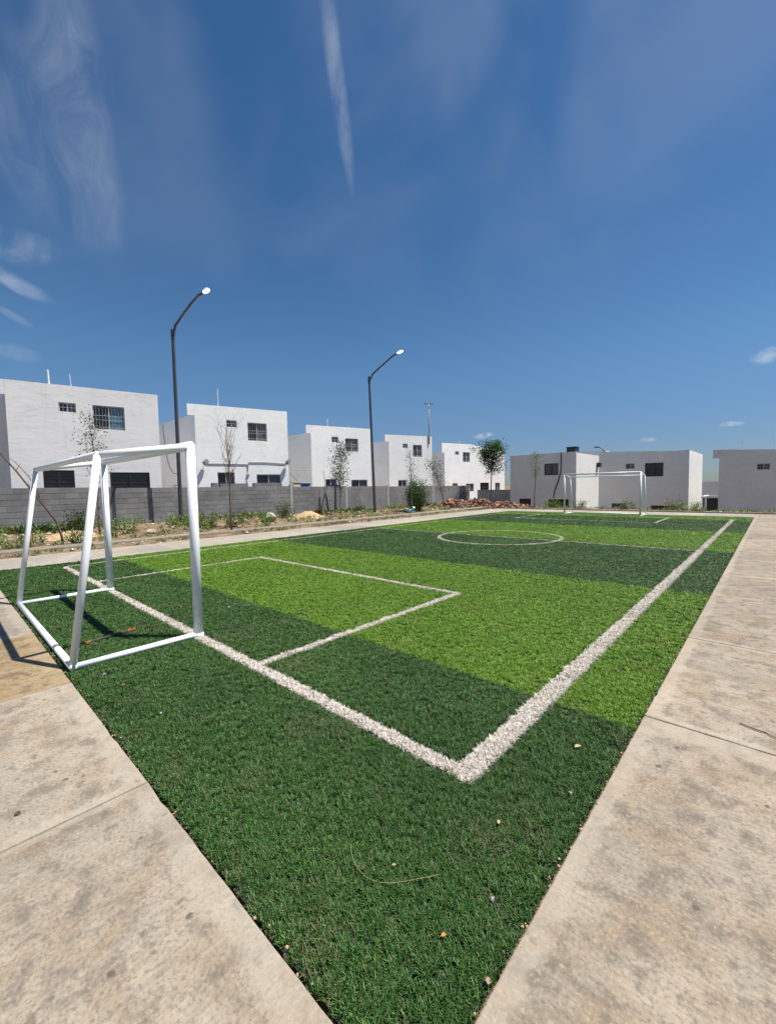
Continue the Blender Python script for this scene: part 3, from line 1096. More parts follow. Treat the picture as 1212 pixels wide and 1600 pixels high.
W_SMALL = dict(frame='alu_frame', bars='bar_steel', nv=4, hz=(0.5,), panes=['pane_dark', 'pane_curtain'])
W_BIG = dict(frame='alu_frame', bars='bar_steel', nv=10, hz=(0.12, 0.42, 0.56), panes=['pane_dark', 'pane_curtain'])
W_BIG1 = dict(frame='alu_frame', bars='bar_steel', nv=10, hz=(0.1, 0.40, 0.58), panes=['pane_dark', 'pane_teal'])
W_LOW = dict(frame='alu_frame', panes=['pane_dark', 'pane_curtain'])
W_LOWB = dict(frame='alu_frame', bars='bar_black', nv=8, hz=(0.5,), panes=['pane_dark', 'pane_curtain'])
W_BLK = dict(frame='dark_frame', bars='bar_black', nv=2, louvre=True, panes=['pane_dark', 'pane_dark'])
W_DK = dict(frame='dark_frame', bars='bar_black', nv=9, hz=(0.5,), panes=['pane_dark', 'pane_dark'])
W_VIO = dict(frame='dark_frame', panes=['pane_dark', 'pane_violet'])
GL = 'white two-storey houses beyond the block wall'
GF = 'flat-roofed houses beyond the far goal'

h1, P1 = house('white stucco house nearest on the left with black louvred lower windows', (-21.06, 2.13), (-20.17, 7.08), 0.1, 5.28, 5.75,
               [(1.55, 2.10, 4.70, 5.08, W_SMALL), (2.64, 3.75, 4.10, 5.08, W_BIG1), (0.94, 1.92, 1.25, 2.41, W_BLK), (3.11, 4.57, 1.25, 2.34, W_BLK)],
               (-1, 0), 7.0, 'stucco_dusty', group=GL)
h2, P2 = house('white stucco house with two floodlights and grey conduit on its front', (-21.07, 9.05), (-19.87, 13.58), 0.1, 5.28, 5.75,
               [(1.48, 2.0, 4.72, 5.08, W_SMALL), (2.53, 3.54, 4.07, 5.02, W_BIG), (0.95, 1.79, 1.35, 2.41, W_LOWB), (2.91, 4.23, 1.35, 2.31, W_LOW)],
               (-1, 0), 7.0, 'stucco_white', group=GL)
h3, P3 = house('white stucco house behind the blue tub, third in the row', (-23.01, 17.56), (-21.76, 21.95), 0.1, 5.28, 5.75,
               [(1.51, 2.02, 4.66, 5.06, W_SMALL), (2.56, 3.56, 4.05, 4.99, W_BIG), (0.97, 1.81, 1.2, 2.13, W_LOW), (2.95, 4.25, 1.2, 2.07, W_LOW)],
               (-1, 0), 7.0, 'stucco_white', group=GL)
h4, P4 = house('white stucco house with a tall light mast on its roof corner', (-23.17, 25.49), (-21.72, 29.37), 0.1, 5.28, 5.75,
               [(1.29, 1.77, 4.71, 5.07, W_SMALL), (2.26, 3.14, 4.0, 5.0, W_BIG), (0.81, 1.59, 1.2, 2.07, W_LOW)],
               (-1, 0), 7.0, 'stucco_white', group=GL)
h5, P5 = house('wide white stucco house at the far end of the row with sloping parapet', (-24.31, 34.94), (-24.31 + 9.15 * 0.2079, 34.94 + 9.15 * 0.9781), 0.1, 4.9,
               [(0, 5.78), (3.72, 5.80), (9.15, 5.24)],
               [(1.49, 2.03, 4.66, 5.02, W_SMALL), (2.58, 3.61, 3.95, 4.97, W_BIG), (1.08, 1.81, 0.9, 1.77, W_LOW), (3.01, 4.16, 0.88, 1.71, W_LOWB), (5.15, 6.53, 0.83, 1.79, W_DK), (7.56, 8.36, 0.78, 1.77, W_LOW)],
               (-1, 0), 7.0, 'stucco_white', group=GL)
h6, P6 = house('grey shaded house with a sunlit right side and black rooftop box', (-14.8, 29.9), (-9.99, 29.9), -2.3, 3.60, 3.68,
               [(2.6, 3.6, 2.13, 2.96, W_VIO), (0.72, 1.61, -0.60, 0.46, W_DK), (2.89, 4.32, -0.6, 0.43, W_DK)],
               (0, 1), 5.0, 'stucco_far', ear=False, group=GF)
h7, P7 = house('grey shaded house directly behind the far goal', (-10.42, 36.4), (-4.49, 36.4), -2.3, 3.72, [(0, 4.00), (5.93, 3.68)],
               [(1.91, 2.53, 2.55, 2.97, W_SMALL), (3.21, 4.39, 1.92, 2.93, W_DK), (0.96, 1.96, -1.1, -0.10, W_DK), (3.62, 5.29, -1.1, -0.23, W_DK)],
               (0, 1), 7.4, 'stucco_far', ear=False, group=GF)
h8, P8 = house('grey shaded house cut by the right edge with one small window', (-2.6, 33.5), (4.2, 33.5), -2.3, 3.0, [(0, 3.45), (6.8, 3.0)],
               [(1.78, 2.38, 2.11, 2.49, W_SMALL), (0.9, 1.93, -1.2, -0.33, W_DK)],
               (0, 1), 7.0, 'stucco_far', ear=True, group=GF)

# further buildings glimpsed through the gaps
house('low grey building far behind, seen in the gap between two houses', (-6.2, 50.0), (0.5, 50.0), -2.3, 1.35, 1.45,
      [(2.6, 3.2, -0.4, 0.9, W_DK)], (0, 1), 8.0, 'stucco_back', ear=False)
house('white house behind the row, a sliver showing above a side wall', (-32.5, 13.2), (-32.0, 17.5), 0.1, 6.5, 6.9, [], (-1, 0), 6.0, 'stucco_white', ear=False)
house('pale house behind the far row, its roof edge above the lit side wall', (-15.0, 46.0), (-12.5, 46.0), -2.3, 4.70, 4.78, [], (0, 1), 6.0, 'stucco_white', ear=False)

# carport between the last two houses
r = empty('carport', (-3.0, 37.0, -2.25), 'white flat carport roof between the two right-hand houses', 'carport')
q = MB()
q.box((-3.75, 36.3, 0.34), (-2.15, 39.3, 0.46))
q.build('roof', 'white_sheet', r)
for px in (-3.65, -2.3):
    q = MB()
    q.box((px, 36.4, -2.25), (px + 0.08, 36.48, 0.34))
    q.build('post', 'dark_frame', r)
q = MB()
q.box((-3.7, 39.1, -2.25), (-2.2, 39.2, 0.3))
q.build('dark_opening_panel', 'bar_black', r)  # black panel, its colour painted in for the dark opening under the roof


def thing_mesh(name, mb, mats, label, cat, group=None, smooth=False):
    o = mb.build(name, mats, None, smooth)
    return tag(o, label, cat, group)


# rooftop pipes and masts
def pipe(P, s, z0, z1, rad, label, mat='pvc_white', lean=0.0):
    t = MB()
    a = Vector(P(s, z0, -0.08))
    t.tube([a, a + Vector((0.0, lean, z1 - z0))], rad, 8)
    return thing_mesh('roof_pipe', t, mat, label, 'pipe', 'white pipes on the roofs')


pipe(P1, 1.30, 5.75, 6.30, 0.032, 'thick white vent pipe on the roof of the nearest house', lean=-0.02)
pipe(P1, 1.99, 5.75, 6.22, 0.013, 'thin white rod on the roof of the nearest house', lean=-0.03)
pipe(P2, 1.13, 5.75, 6.62, 0.020, 'tall white pipe on the roof of the floodlit house')
pipe(P3, 1.26, 5.75, 6.26, 0.022, 'white pipe on the roof of the third house')
pipe(P3, 2.9, 5.75, 5.87, 0.018, 'short white stub on the roof of the third house')
pipe(P5, 2.2, 5.79, 6.1, 0.022, 'white pipe on the roof of the wide end house')
pipe(P8, 1.09, 3.38, 3.95, 0.022, 'white pipe on the roof of the house at the right edge')

r = empty('light_mast', P4(3.84, 5.3, 0.03), 'grey light mast with two heads rising from a roof corner', 'mast')
t = MB()
a = Vector(P4(3.84, 5.1, 0.05))
t.tube([a, a + Vector((0, 0, 3.35))], 0.05, 8)
t.build('pole', 'conduit_grey', r, True)
for sg in (-1, 1):
    t = MB()
    c = a + Vector((0.1 * sg, 0.22 * sg, 3.36))
    t.box((c.x - 0.09, c.y - 0.16, c.z - 0.05), (c.x + 0.09, c.y + 0.16, c.z + 0.06))
    t.build('lamp_head', 'flood_grey', r)

# floodlights and conduit on the second house
for s, z, lab in ((4.58, 2.98, 'grey floodlight at the right end of the conduit'), (0.38, 2.90, 'grey floodlight at the left end of the conduit')):
    r = empty('floodlight', P2(s, z, 0.0), lab, 'floodlight', 'floodlights on the white house')
    t = MB()
    t.tube([P2(s, z - 0.05, 0.002), P2(s, z - 0.02, 0.16)], 0.015, 6)
    t.build('bracket', 'flood_grey', r)
    t = MB()
    c = Vector(P2(s, z, 0.24))
    M = Matrix.Rotation(math.radians(35), 3, 'X') @ Matrix.Rotation(math.radians(20), 3, 'Z')
    pts = [c + M @ Vector(p) for p in ((-.07, -.13, -.10), (.07, -.13, -.10), (.07, .13, -.10), (-.07, .13, -.10), (-.07, -.13, .10), (.07, -.13, .10), (.07, .13, .10), (-.07, .13, .10))]
    t.hexa(pts)
    t.build('lamp_head', 'flood_grey', r)
t = MB()
t.tube([P2(0.45, 2.84, 0.02), P2(2.42, 2.83, 0.02), P2(2.46, 2.76, 0.02), P2(2.47, 2.45, 0.02)], 0.018, 6)
t.tube([P2(2.47, 2.60, 0.025), P2(2.52, 2.93, 0.025), P2(2.62, 2.95, 0.025), P2(3.4, 2.95, 0.025), P2(4.45, 2.90, 0.025), P2(4.56, 2.95, 0.025)], 0.018, 6)
t.box(tuple(Vector(P2(2.47, 2.28, 0.03)) - Vector((0.03, 0.06, 0.06))), tuple(Vector(P2(2.47, 2.28, 0.03)) + Vector((0.03, 0.06, 0.06))))
t.tube([P2(2.40, 2.0, 0.02), P2(2.40, 1.6, 0.02)], 0.02, 6)
thing_mesh('conduit', t, 'conduit_grey', 'thin grey conduit running across the front of the floodlit house', 'conduit')
# drooping cable on the cream side wall
ca = [(-25.16, 9.02, 5.2), (-25.0, 9.02, 4.25), (-24.82, 9.02, 3.43), (-24.46, 9.02, 2.81), (-23.97, 9.02, 2.45), (-23.5, 9.02, 2.42)]
t = MB()
t.tube(ca, 0.016, 5)
thing_mesh('hanging_cable', t, 'conduit_grey', 'thin cable sagging down the cream side wall', 'cable')
# house six: rooftop box, cable, little lamp
t = MB()
t.box((-10.75, 30.2, 3.68), (-10.15, 30.9, 4.0))
t.box((-10.78, 30.17, 4.0), (-10.12, 30.93, 4.05))
thing_mesh('rooftop_unit', t, 'black_unit', 'black box unit on the roof of the shaded house', 'air conditioner')
t = MB()
t.tube([P6(3.80, 3.70, 0.03), P6(3.80, 3.2, 0.03), P6(3.78, 2.4, 0.03), P6(3.62, 1.7, 0.03), P6(3.38, 1.1, 0.03), P6(3.28, 0.5, 0.03)], [0.03, 0.035, 0.035, 0.04, 0.035, 0.03], 6)
thing_mesh('wall_cable', t, 'cable_black', 'black cable bundle hanging down the shaded house front', 'cable')
t = MB()
c = Vector(P6(2.40, 0.68, 0.04))
for dx, dz in ((0.09, 0.025), (0.025, 0.09)):
    t.box((c.x - dx, c.y - 0.02 - dx * 0.1, c.z - dz), (c.x + dx, c.y + 0.03, c.z + dz))
thing_mesh('wall_lamp', t, 'white_sheet', 'tiny white fitting on the shaded house front above the lower windows', 'lamp')
t = MB()
t.box((-9.985, 34.3, 2.72), (-9.75, 34.75, 3.05))
thing_mesh('wall_box', t, 'black_unit', 'small dark box high on the sunlit side wall', 'box')
r = empty('far_street_lamp', (-12.35, 45.0, -2.2), 'curved far street lamp arm peeking above the roofs', 'street lamp')
t = MB()
t.tube([(-12.35, 45.0, -2.25), (-12.35, 45.0, 4.5)], 0.07, 8)
t.build('pole', 'lamp_steel', r, True)
t = MB()
t.tube([(-12.35, 45.0, 4.45), (-12.5, 45.0, 4.72), (-12.75, 45.0, 4.98), (-13.0, 45.0, 5.06)], 0.045, 8)
t.build('arm', 'lamp_steel', r, True)
t = MB()
t.box((-13.3, 44.9, 5.0), (-12.95, 45.1, 5.12))
t.build('lamp_head', 'lamp_steel', r)

# yellow awning and dark shelf at the end of the row
t = MB()
t.hexa([(-18.9, 42.0, 2.05), (-17.9, 42.0, 1.95), (-17.9, 43.0, 2.0), (-18.9, 43.0, 2.1), (-18.9, 42.0, 2.25), (-17.9, 42.0, 2.1), (-17.9, 43.0, 2.15), (-18.9, 43.0, 2.3)])
t.box((-18.85, 42.05, 0.0), (-18.78, 42.12, 2.05))
t.box((-18.02, 42.05, 0.0), (-17.95, 42.12, 1.96))
t.box((-18.85, 42.9, 0.0), (-18.78, 42.97, 2.08))
t.box((-18.02, 42.9, 0.0), (-17.95, 42.97, 1.99))
thing_mesh('awning', t, 'yellow_sheet', 'small yellow awning beyond the low wall', 'awning')

# ------------------------------------------------------------------ block wall
WX = -18.4
root = empty('block_wall', (WX, 12.0, 0.0), 'long grey concrete block wall behind the weedy bank', 'wall')
PANELS = [(-4.0, 4.66, 1.70), (4.78, 12.63, 1.66), (12.75, 16.42, 1.61), (16.54, 20.02, 1.58), (20.14, 24.9, 1.545), (25.02, 29.86, 1.52)]
far_rows = MB()
core = MB()
near_list = []
rb = random.Random(8)
for (y0, y1, zt_) in PANELS:
    core.box((WX - 0.135, y0, -0.3), (WX - 0.0085, y1, zt_ - 0.012))
    n = int(round((y1 - y0) / 0.4))
    bl = (y1 - y0) / n
    for c in range(9):
        z1 = zt_ - 0.2 * c
        z0 = z1 - 0.2
        if z1 < -0.05:
            break
        off = 0.5 * bl if c % 2 else 0.0
        ys_ = [y0] + [y0 + off + bl * k for k in range(0 if off else 1, n + (0 if off else 0))] + [y1]
        ys_ = sorted(set(round(v, 4) for v in ys_))
        for a, b_ in zip(ys_, ys_[1:]):
            if b_ - a < 0.05:
                continue
            near_list.append((a, b_, z0, z1))
vis = [q for q in near_list if q[1] > 0.2 and q[3] > 0.12]
vis.sort(key=lambda q: abs(q[0] - 3.0) if q[0] < 3 else q[0] - 3.0)
chosen = set(vis[:296])
core.build('mortar_core', 'mortar', root)
me_cache = {}
for q in near_list:
    a, b_, z0, z1 = q
    jig = rb.uniform(0, 0.004)
    if q in chosen:
        key = (round(b_ - a, 3), rb.randrange(3))
        if key not in me_cache:
            mb = MB()
            hw, hh = (b_ - a) / 2 - 0.005, 0.095
            r_ = rb.uniform
            mb.v = [(-0.13, -hw, -hh), (-0.004, -hw + r_(0, .006), -hh + r_(0, .006)), (-0.004, hw - r_(0, .006), -hh + r_(0, .006)), (-0.13, hw, -hh),
                    (-0.13, -hw, hh), (-0.004, -hw + r_(0, .006), hh - r_(0, .006)), (-0.004, hw - r_(0, .006), hh - r_(0, .006)), (-0.13, hw, hh)]
            mb.f = [(3, 2, 1, 0), (4, 5, 6, 7), (0, 1, 5, 4), (1, 2, 6, 5), (2, 3, 7, 6)]
            me = bpy.data.meshes.new('block')
            me.from_pydata(mb.v, [], mb.f)
            me.materials.append(MATS['block_grey'])
            me_cache[key] = me
        o = bpy.data.objects.new('block', me_cache[key])
        COL.objects.link(o)
        o.parent = root
        o.location = (jig, (a + b_) / 2 - 12.0, (z0 + z1) / 2)
    else:
        far_rows.hexa([(WX - 0.13, a + .005, z0 + .005), (WX - .004 + jig, a + .008, z0 + .007), (WX - .004 + jig, b_ - .008, z0 + .007), (WX - 0.13, b_ - .005, z0 + .005),
                       (WX - 0.13, a + .005, z1 - .005), (WX - .004 + jig, a + .008, z1 - .007), (WX - .004 + jig, b_ - .008, z1 - .007), (WX - 0.13, b_ - .005, z1 - .005)])
o = far_rows.build('distant_blocks', 'block_grey', root)
o['kind'] = 'stuff'
for y, zt_, mat in ((4.72, 1.69, 'post_dark'), (12.69, 1.72, 'column_concrete'), (16.48, 1.62, 'column_concrete'), (20.08, 1.59, 'column_concrete'), (24.96, 1.55, 'column_concrete'), (29.92, 1.53, 'column_concrete')):
    t = MB()
    t.box((WX - 0.14, y - 0.058, -0.3), (WX + (0.012 if mat != 'post_dark' else -0.02), y + 0.058, zt_))
    t.build('column', mat, root)

t = empty('low_block_wall', (-16.8, 31.0, 0), 'low pale block wall joining the long wall to the shaded house', 'wall')
lw = MB()
rr = random.Random(3)
core2 = MB()
core2.box((-18.3, 31.02, -0.4), (-14.9, 31.14, 1.12))
core2.build('mortar_core', 'mortar', t)
pal = bpy.data.meshes.new('block')
for c in range(6):
    z1 = 1.13 - 0.2 * c
    x = -18.3 - (0.2 if c % 2 else 0)
    while x < -15.0:
        x1 = min(x + 0.4, -14.9)
        b2 = MB()
        b2.box((max(x, -18.3) + .005, 31.008 - rr.uniform(0, .006), z1 - .195), (x1 - .005, 31.12, z1))
        b2.build('block', 'block_pale', t)
        x = x1

# braced steel post against the wall
r = empty('braced_post', (-18.05, 14.72, 0.05), 'dark leaning steel post with a diagonal brace at the wall', 'post')
t = MB()
t.tube([(-18.05, 14.86, -0.05), (-18.15, 14.70, 1.62)], 0.045, 8)
t.build('post', 'post_dark', r, True)
t = MB()
t.tube([(-17.95, 14.05, -0.05), (-18.1, 14.68, 1.05)], 0.022, 6)
t.build('brace', 'post_dark', r, True)
t = MB()
t.tube([(-18.15, 14.70, 1.6), (-18.17, 14.66, 2.45)], 0.012, 6)
t.build('rod', 'post_dark', r, True)

# things showing over the wall
t = MB()
t.box((-19.9, 9.55, 0.1), (-19.7, 11.0, 1.82))
t.box((-19.9, 11.35, 0.1), (-19.7, 13.0, 1.84))
t.box((-19.95, 9.2, 0.1), (-19.75, 9.45, 1.86))
thing_mesh('yard_wall', t, 'block_grey', 'low grey yard wall stubs under the floodlit house windows', 'wall')


def tub(name, c, rad, h, mat, label, cat):
    t = MB()
    prof = [(0.82, 0), (1.0, 1.0), (1.06, 1.0), (1.06, 0.94), (0.94, 0.94), (0.78, 0.06)]
    n = 20
    i0 = len(t.v)
    for (k, z) in prof:
        for s in range(n):
            an = 2 * math.pi * s / n
            t.v.append((c[0] + rad * k * math.cos(an), c[1] + rad * k * math.sin(an), c[2] + h * z))
    for a in range(len(prof) - 1):
        for s in range(n):
            s2 = (s + 1) % n
            t.f.append((i0 + a * n + s, i0 + a * n + s2, i0 + (a + 1) * n + s2, i0 + (a + 1) * n + s))
            t.mi.append(0)
    t.f.append(tuple(i0 + s for s in range(n)))
    t.mi.append(0)
    return thing_mesh(name, t, mat, label, cat, smooth=True)


def stand(name, c, w, d_, h, mat, label):
    t = MB()
    x, y, z = c
    t.box((x - w, y - d_, z + h - 0.05), (x + w, y + d_, z + h))
    for sx in (-1, 1):
        for sy_ in (-1, 1):
            t.box((x + sx * (w - .06) - .03, y + sy_ * (d_ - .06) - .03, z), (x + sx * (w - .06) + .03, y + sy_ * (d_ - .06) + .03, z + h - 0.05))
    return thing_mesh(name, t, mat, label, 'stand')


stand('tub_stand', (-20.4, 15.35, 0.1), 0.4, 0.75, 1.38, 'dark_wood', 'dark wooden stand under the blue tub behind the wall')
tub('blue_tub', (-20.4, 15.0, 1.48), 0.36, 0.34, 'blue_plastic', 'bright blue plastic tub showing over the wall', 'tub')
stand('basin_stand', (-20.6, 17.5, 0.1), 0.45, 0.8, 1.34, 'dark_wood', 'dark wooden stand under the wide blue basin')
tub('blue_basin', (-20.6, 17.4, 1.44), 0.42, 0.26, 'blue_plastic', 'wide blue basin showing over the wall beside the leafy sapling', 'basin')
t = MB()
t.hexa([(-20.3, 13.9, 0.1), (-19.9, 13.9, 0.1), (-19.9, 14.4, 0.1), (-20.3, 14.4, 0.1), (-20.3, 13.9, 1.85), (-19.9, 13.9, 1.85), (-19.9, 14.35, 1.85), (-20.3, 14.35, 1.85)])
t.box((-20.34, 13.86, 1.85), (-19.86, 14.42, 1.89))
thing_mesh('storage_box', t, 'beige_box', 'beige cabinet top showing over the wall between two houses', 'cabinet')
t = MB()
t.tube([(-20.5, 14.05, 0.1), (-20.5, 14.05, 2.52), (-20.5, 14.08, 2.58), (-20.5, 15.4, 2.60)], 0.022, 6)
t.tube([(-20.5, 14.07, 2.45), (-20.5, 14.55, 1.95)], 0.03, 6)
thing_mesh('pipe_frame', t, 'conduit_grey', 'thin bent pipe frame over the beige cabinet', 'frame')
t = MB()
rr = random.Random(4)
for kx in range(14):
    p = Vector((WX - 0.06 + rr.uniform(-.05, .05), 7.05 + rr.uniform(-.14, .14), 1.68 + rr.uniform(0, .05)))
    a = rr.uniform(0, 6.28)
    t.leaf(p, (math.cos(a), math.sin(a), 0.3), (0, 0, 1), 0.12, 0.09)
thing_mesh('pink_rag', t, 'pink_cloth', 'small pink rag lying on top of the wall', 'cloth')


# ------------------------------------------------------------------ lamp posts
def lamp(label, base, ztop, arm, lean):
    r = empty('street_lamp', base, label, 'street lamp', 'street lamps along the wall')
    bx, by, bz = base
    t = MB()
    tx, ty = bx + lean[0], by + lean[1]
    t.tube([(bx, by, bz - 0.2), (bx, by, bz), (tx, ty, ztop)], [0.082, 0.080, 0.060], 12)
    t.build('pole', 'lamp_steel', r)
    t = MB()
    t.box((bx - 0.16, by - 0.16, bz - 0.15), (bx + 0.16, by + 0.16, bz + 0.03))
    t.build('base_plate', 'lamp_steel', r)
    t = MB()
    pts = [Vector((tx, ty, ztop - 0.22))] + [Vector((tx + a, ty + (0.02 * a), ztop + b_)) for a, b_ in arm]
    t.tube(pts, [0.048] * 2 + [0.042] * (len(pts) - 2), 10)
    t.build('arm', 'lamp_steel', r, True)
    t = MB()
    t.tube([(tx, ty, ztop - 0.30), (tx, ty, ztop + 0.06)], 0.072, 12)
    t.build('collar', 'lamp_steel', r)
    # luminaire: flattened teardrop shell with a glass bowl under it
    e = pts[-1]
    dirv = (pts[-1] - pts[-2]).normalized()
    dirv = Vector((dirv.x, dirv.y, dirv.z * 0.35)).normalized()
    side = Vector((-dirv.y, dirv.x, 0)).normalized()
    upv = dirv.cross(side)
    upv = upv if upv.z > 0 else -upv
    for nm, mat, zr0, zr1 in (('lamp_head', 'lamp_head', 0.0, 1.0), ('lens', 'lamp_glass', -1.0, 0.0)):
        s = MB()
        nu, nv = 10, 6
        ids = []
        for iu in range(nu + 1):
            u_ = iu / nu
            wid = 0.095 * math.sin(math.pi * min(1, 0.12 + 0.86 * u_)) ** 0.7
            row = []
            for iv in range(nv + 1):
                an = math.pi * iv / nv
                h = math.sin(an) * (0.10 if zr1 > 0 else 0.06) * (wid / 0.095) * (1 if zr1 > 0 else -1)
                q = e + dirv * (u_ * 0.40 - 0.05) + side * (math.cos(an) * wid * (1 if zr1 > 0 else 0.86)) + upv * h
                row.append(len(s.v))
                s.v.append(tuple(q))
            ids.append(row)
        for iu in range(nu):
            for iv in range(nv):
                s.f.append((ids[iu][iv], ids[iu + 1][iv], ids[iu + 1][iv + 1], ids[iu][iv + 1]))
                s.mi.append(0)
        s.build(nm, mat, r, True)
    return r


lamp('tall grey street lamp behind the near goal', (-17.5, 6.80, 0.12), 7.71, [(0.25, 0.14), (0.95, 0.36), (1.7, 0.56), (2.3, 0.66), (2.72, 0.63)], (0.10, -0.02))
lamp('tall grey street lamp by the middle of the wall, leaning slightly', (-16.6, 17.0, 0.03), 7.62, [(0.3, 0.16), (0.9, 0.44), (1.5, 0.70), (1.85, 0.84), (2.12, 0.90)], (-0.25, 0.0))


# ------------------------------------------------------------------ trees
def tree(name, label, base, H, seed, bark, leafmat, trunk_r=0.03, start=0.35, nb=14, blen=0.5, rise=0.9, nleaf=400, lsize=0.06,
         bend=(0, 0), crown=None, twig=3, shape='cone', cat='tree', lw=0.5):
    r = random.Random(seed)
    root = empty(name, base, label, cat)
    b0 = Vector(base)
    path, rad = [], []
    n = 9
    wob = Vector((0, 0, 0))
    for k in range(n + 1):
        t = k / n
        wob += Vector((r.uniform(-1, 1), r.uniform(-1, 1), 0)) * (0.012 * H)
        path.append(b0 + Vector((bend[0] * t ** 1.4, bend[1] * t ** 1.4, H * t)) + wob * t - Vector((0, 0, 0.08 if k == 0 else 0)))
        rad.append(trunk_r * (1 - 0.82 * t))
    tk = MB()
    tk.tube(path, rad, 8)
    tips = []

    def at(t):
        x = t * n
        i = min(n - 1, int(x))
        return path[i].lerp(path[i + 1], x - i), rad[i]
    for k in range(nb):
        t = start + (0.97 - start) * (k + r.random()) / nb
        p, rr_ = at(t)
        an = k * 2.4 + r.uniform(-.4, .4)
        if shape == 'cone':
            L = blen * (1.05 - 0.75 * (t - start) / (1 - start))
        elif shape == 'vase':
            L = blen * (0.7 + 0.5 * r.random())
        else:
            u = (t - start) / (1 - start)
            L = blen * (0.35 + math.sin(math.pi * min(1, 0.15 + 0.8 * u)))
        L *= r.uniform(0.75, 1.2)
        d = Vector((math.cos(an), math.sin(an), rise * r.uniform(0.6, 1.3))).normalized()
        q = p
        bp = [p]
        for s in range(3):
            d = (d + Vector((r.uniform(-.25, .25), r.uniform(-.25, .25), r.uniform(-.05, .3)))).normalized()
            q = q + d * L / 3
            bp.append(q)
        br = max(0.004, rr_ * 0.55)
        tk.tube(bp, [br, br * 0.75, br * 0.5, br * 0.25], 5, caps=False)
        tips += [(bp[1], d), (bp[2], d), (bp[3], d), (bp[3], d)]
        for s in range(twig):
            o_ = bp[1 + s % 3]
            d2 = (d + Vector((r.uniform(-1, 1), r.uniform(-1, 1), r.uniform(-.3, .8)))).normalized()
            e_ = o_ + d2 * L * r.uniform(0.25, 0.55)
            tk.tube([o_, o_.lerp(e_, 0.5) + Vector((0, 0, 0.01)), e_], [br * 0.4, br * 0.3, br * 0.15], 4, caps=False)
            tips += [(e_, d2), (o_.lerp(e_, 0.6), d2)]
    tk.build('trunk', bark, root, True)
    if nleaf:
        lf = MB()
        wts = [r.random() ** 2.2 + 0.02 for _ in tips]
        for p, d in r.choices(tips, wts, k=nleaf):
            j = lsize * 1.7
            p = p + Vector((r.gauss(0, j), r.gauss(0, j), r.gauss(0, j * 0.9)))
            d2 = (d * 0.4 + Vector((r.uniform(-1, 1), r.uniform(-1, 1), r.uniform(-.8, .6)))).normalized()
            lf.leaf(p, d2, Vector((r.uniform(-.7, .7), r.uniform(-.7, .7), 1)), lsize * r.uniform(0.6, 1.3), lsize * lw * r.uniform(0.7, 1.2))
        lf.build('crown', leafmat, root)
    return root


tree('sapling', 'sparse olive-leaved sapling in front of the nearest house', (-16.2, 3.72, 0.18), 3.85, 21, 'bark_grey', 'leaf_olive', 0.030, 0.36, 22, 0.62, 1.3, 620, 0.085, twig=3)
tree('bare_sapling', 'nearly leafless thin tree in front of the floodlit house', (-14.15, 7.2, 0.02), 3.6, 8, 'bark_brown', 'leaf_olive', 0.036, 0.42, 20, 0.80, 2.6, 26, 0.05, twig=7, shape='vase')
tree('leafy_sapling', 'narrow grey-green sapling in front of the third house', (-16.45, 14.3, 0.05), 3.5, 33, 'bark_grey', 'leaf_olive', 0.032, 0.30, 24, 0.46, 1.8, 1700, 0.105, shape='round')
tree('thin_sapling', 'tall sparse sapling rising through the dense green bush', (-14.7, 17.95, 0.0), 3.5, 12, 'bark_grey', 'leaf_olive', 0.028, 0.30, 18, 0.36, 2.2, 480, 0.08)
tree('leaning_sapling', 'forked sapling leaning towards the lamp post beside the brick rubble', (-17.0, 24.4, 0.05), 2.95, 44, 'bark_grey', 'leaf_olive', 0.05, 0.36, 16, 0.62, 1.6, 900, 0.12, bend=(-0.75, -0.35), shape='vase')
tree('round_tree', 'dark green round-crowned young tree beside the brick rubble', (-16.45, 29.9, 0.02), 4.45, 5, 'bark_grey', 'leaf_dark', 0.06, 0.50, 22, 0.92, 0.8, 4600, 0.13, shape='round', twig=5, lw=0.75)
tree('pale_sapling', 'pale green sapling in front of the shaded house', (-11.45, 26.5, -0.02), 3.4, 15, 'bark_grey', 'leaf_pale', 0.035, 0.50, 18, 0.38, 1.5, 760, 0.08, shape='round')


def bush(name, label, base, H, W, seed, leafmat, n, lsize, cat='bush', lw=0.5, stems=14):
    r = random.Random(seed)
    root = empty(name, base, label, cat)
    b0 = Vector(base)
    st, lf = MB(), MB()
    pts = []
    for k in range(stems):
        a = r.uniform(0, 6.283)
        q = W * math.sqrt(r.random())
        e = b0 + Vector((math.cos(a) * q, math.sin(a) * q, H * r.uniform(0.55, 1.0) * (1 - 0.35 * (q / W) ** 2)))
        s = b0 + Vector((math.cos(a) * q * 0.25, math.sin(a) * q * 0.25, -0.05))
        mid = s.lerp(e, 0.55) + Vector((math.cos(a), math.sin(a), 0)) * W * 0.12
        st.tube([s, mid, e], [0.012 * H + .003, 0.008 * H + .002, 0.002], 4, caps=False)
        for t in (0.3, 0.45, 0.6, 0.75, 0.9, 1.0):
            pts.append((s.lerp(mid, t / 0.55) if t < 0.55 else mid.lerp(e, (t - 0.55) / 0.45), e - s))
    st.build('stems', 'bark_brown', root)
    for _ in range(n):
        p, d = r.choice(pts)
        j = lsize * 1.3
        p = p + Vector((r.gauss(0, j), r.gauss(0, j), r.gauss(0, j)))
        if p.z < b0.z + 0.01:
            p.z = b0.z + 0.01 + r.random() * 0.05
        d2 = (d.normalized() * 0.5 + Vector((r.uniform(-1, 1), r.uniform(-1, 1), r.uniform(-.5, .7)))).normalized()
        lf.leaf(p, d2, Vector((r.uniform(-.6, .6), r.uniform(-.6, .6), 1)), lsize * r.uniform(0.6, 1.3), lsize * lw * r.uniform(0.7, 1.3))
    lf.build('foliage', leafmat, root)
    return root


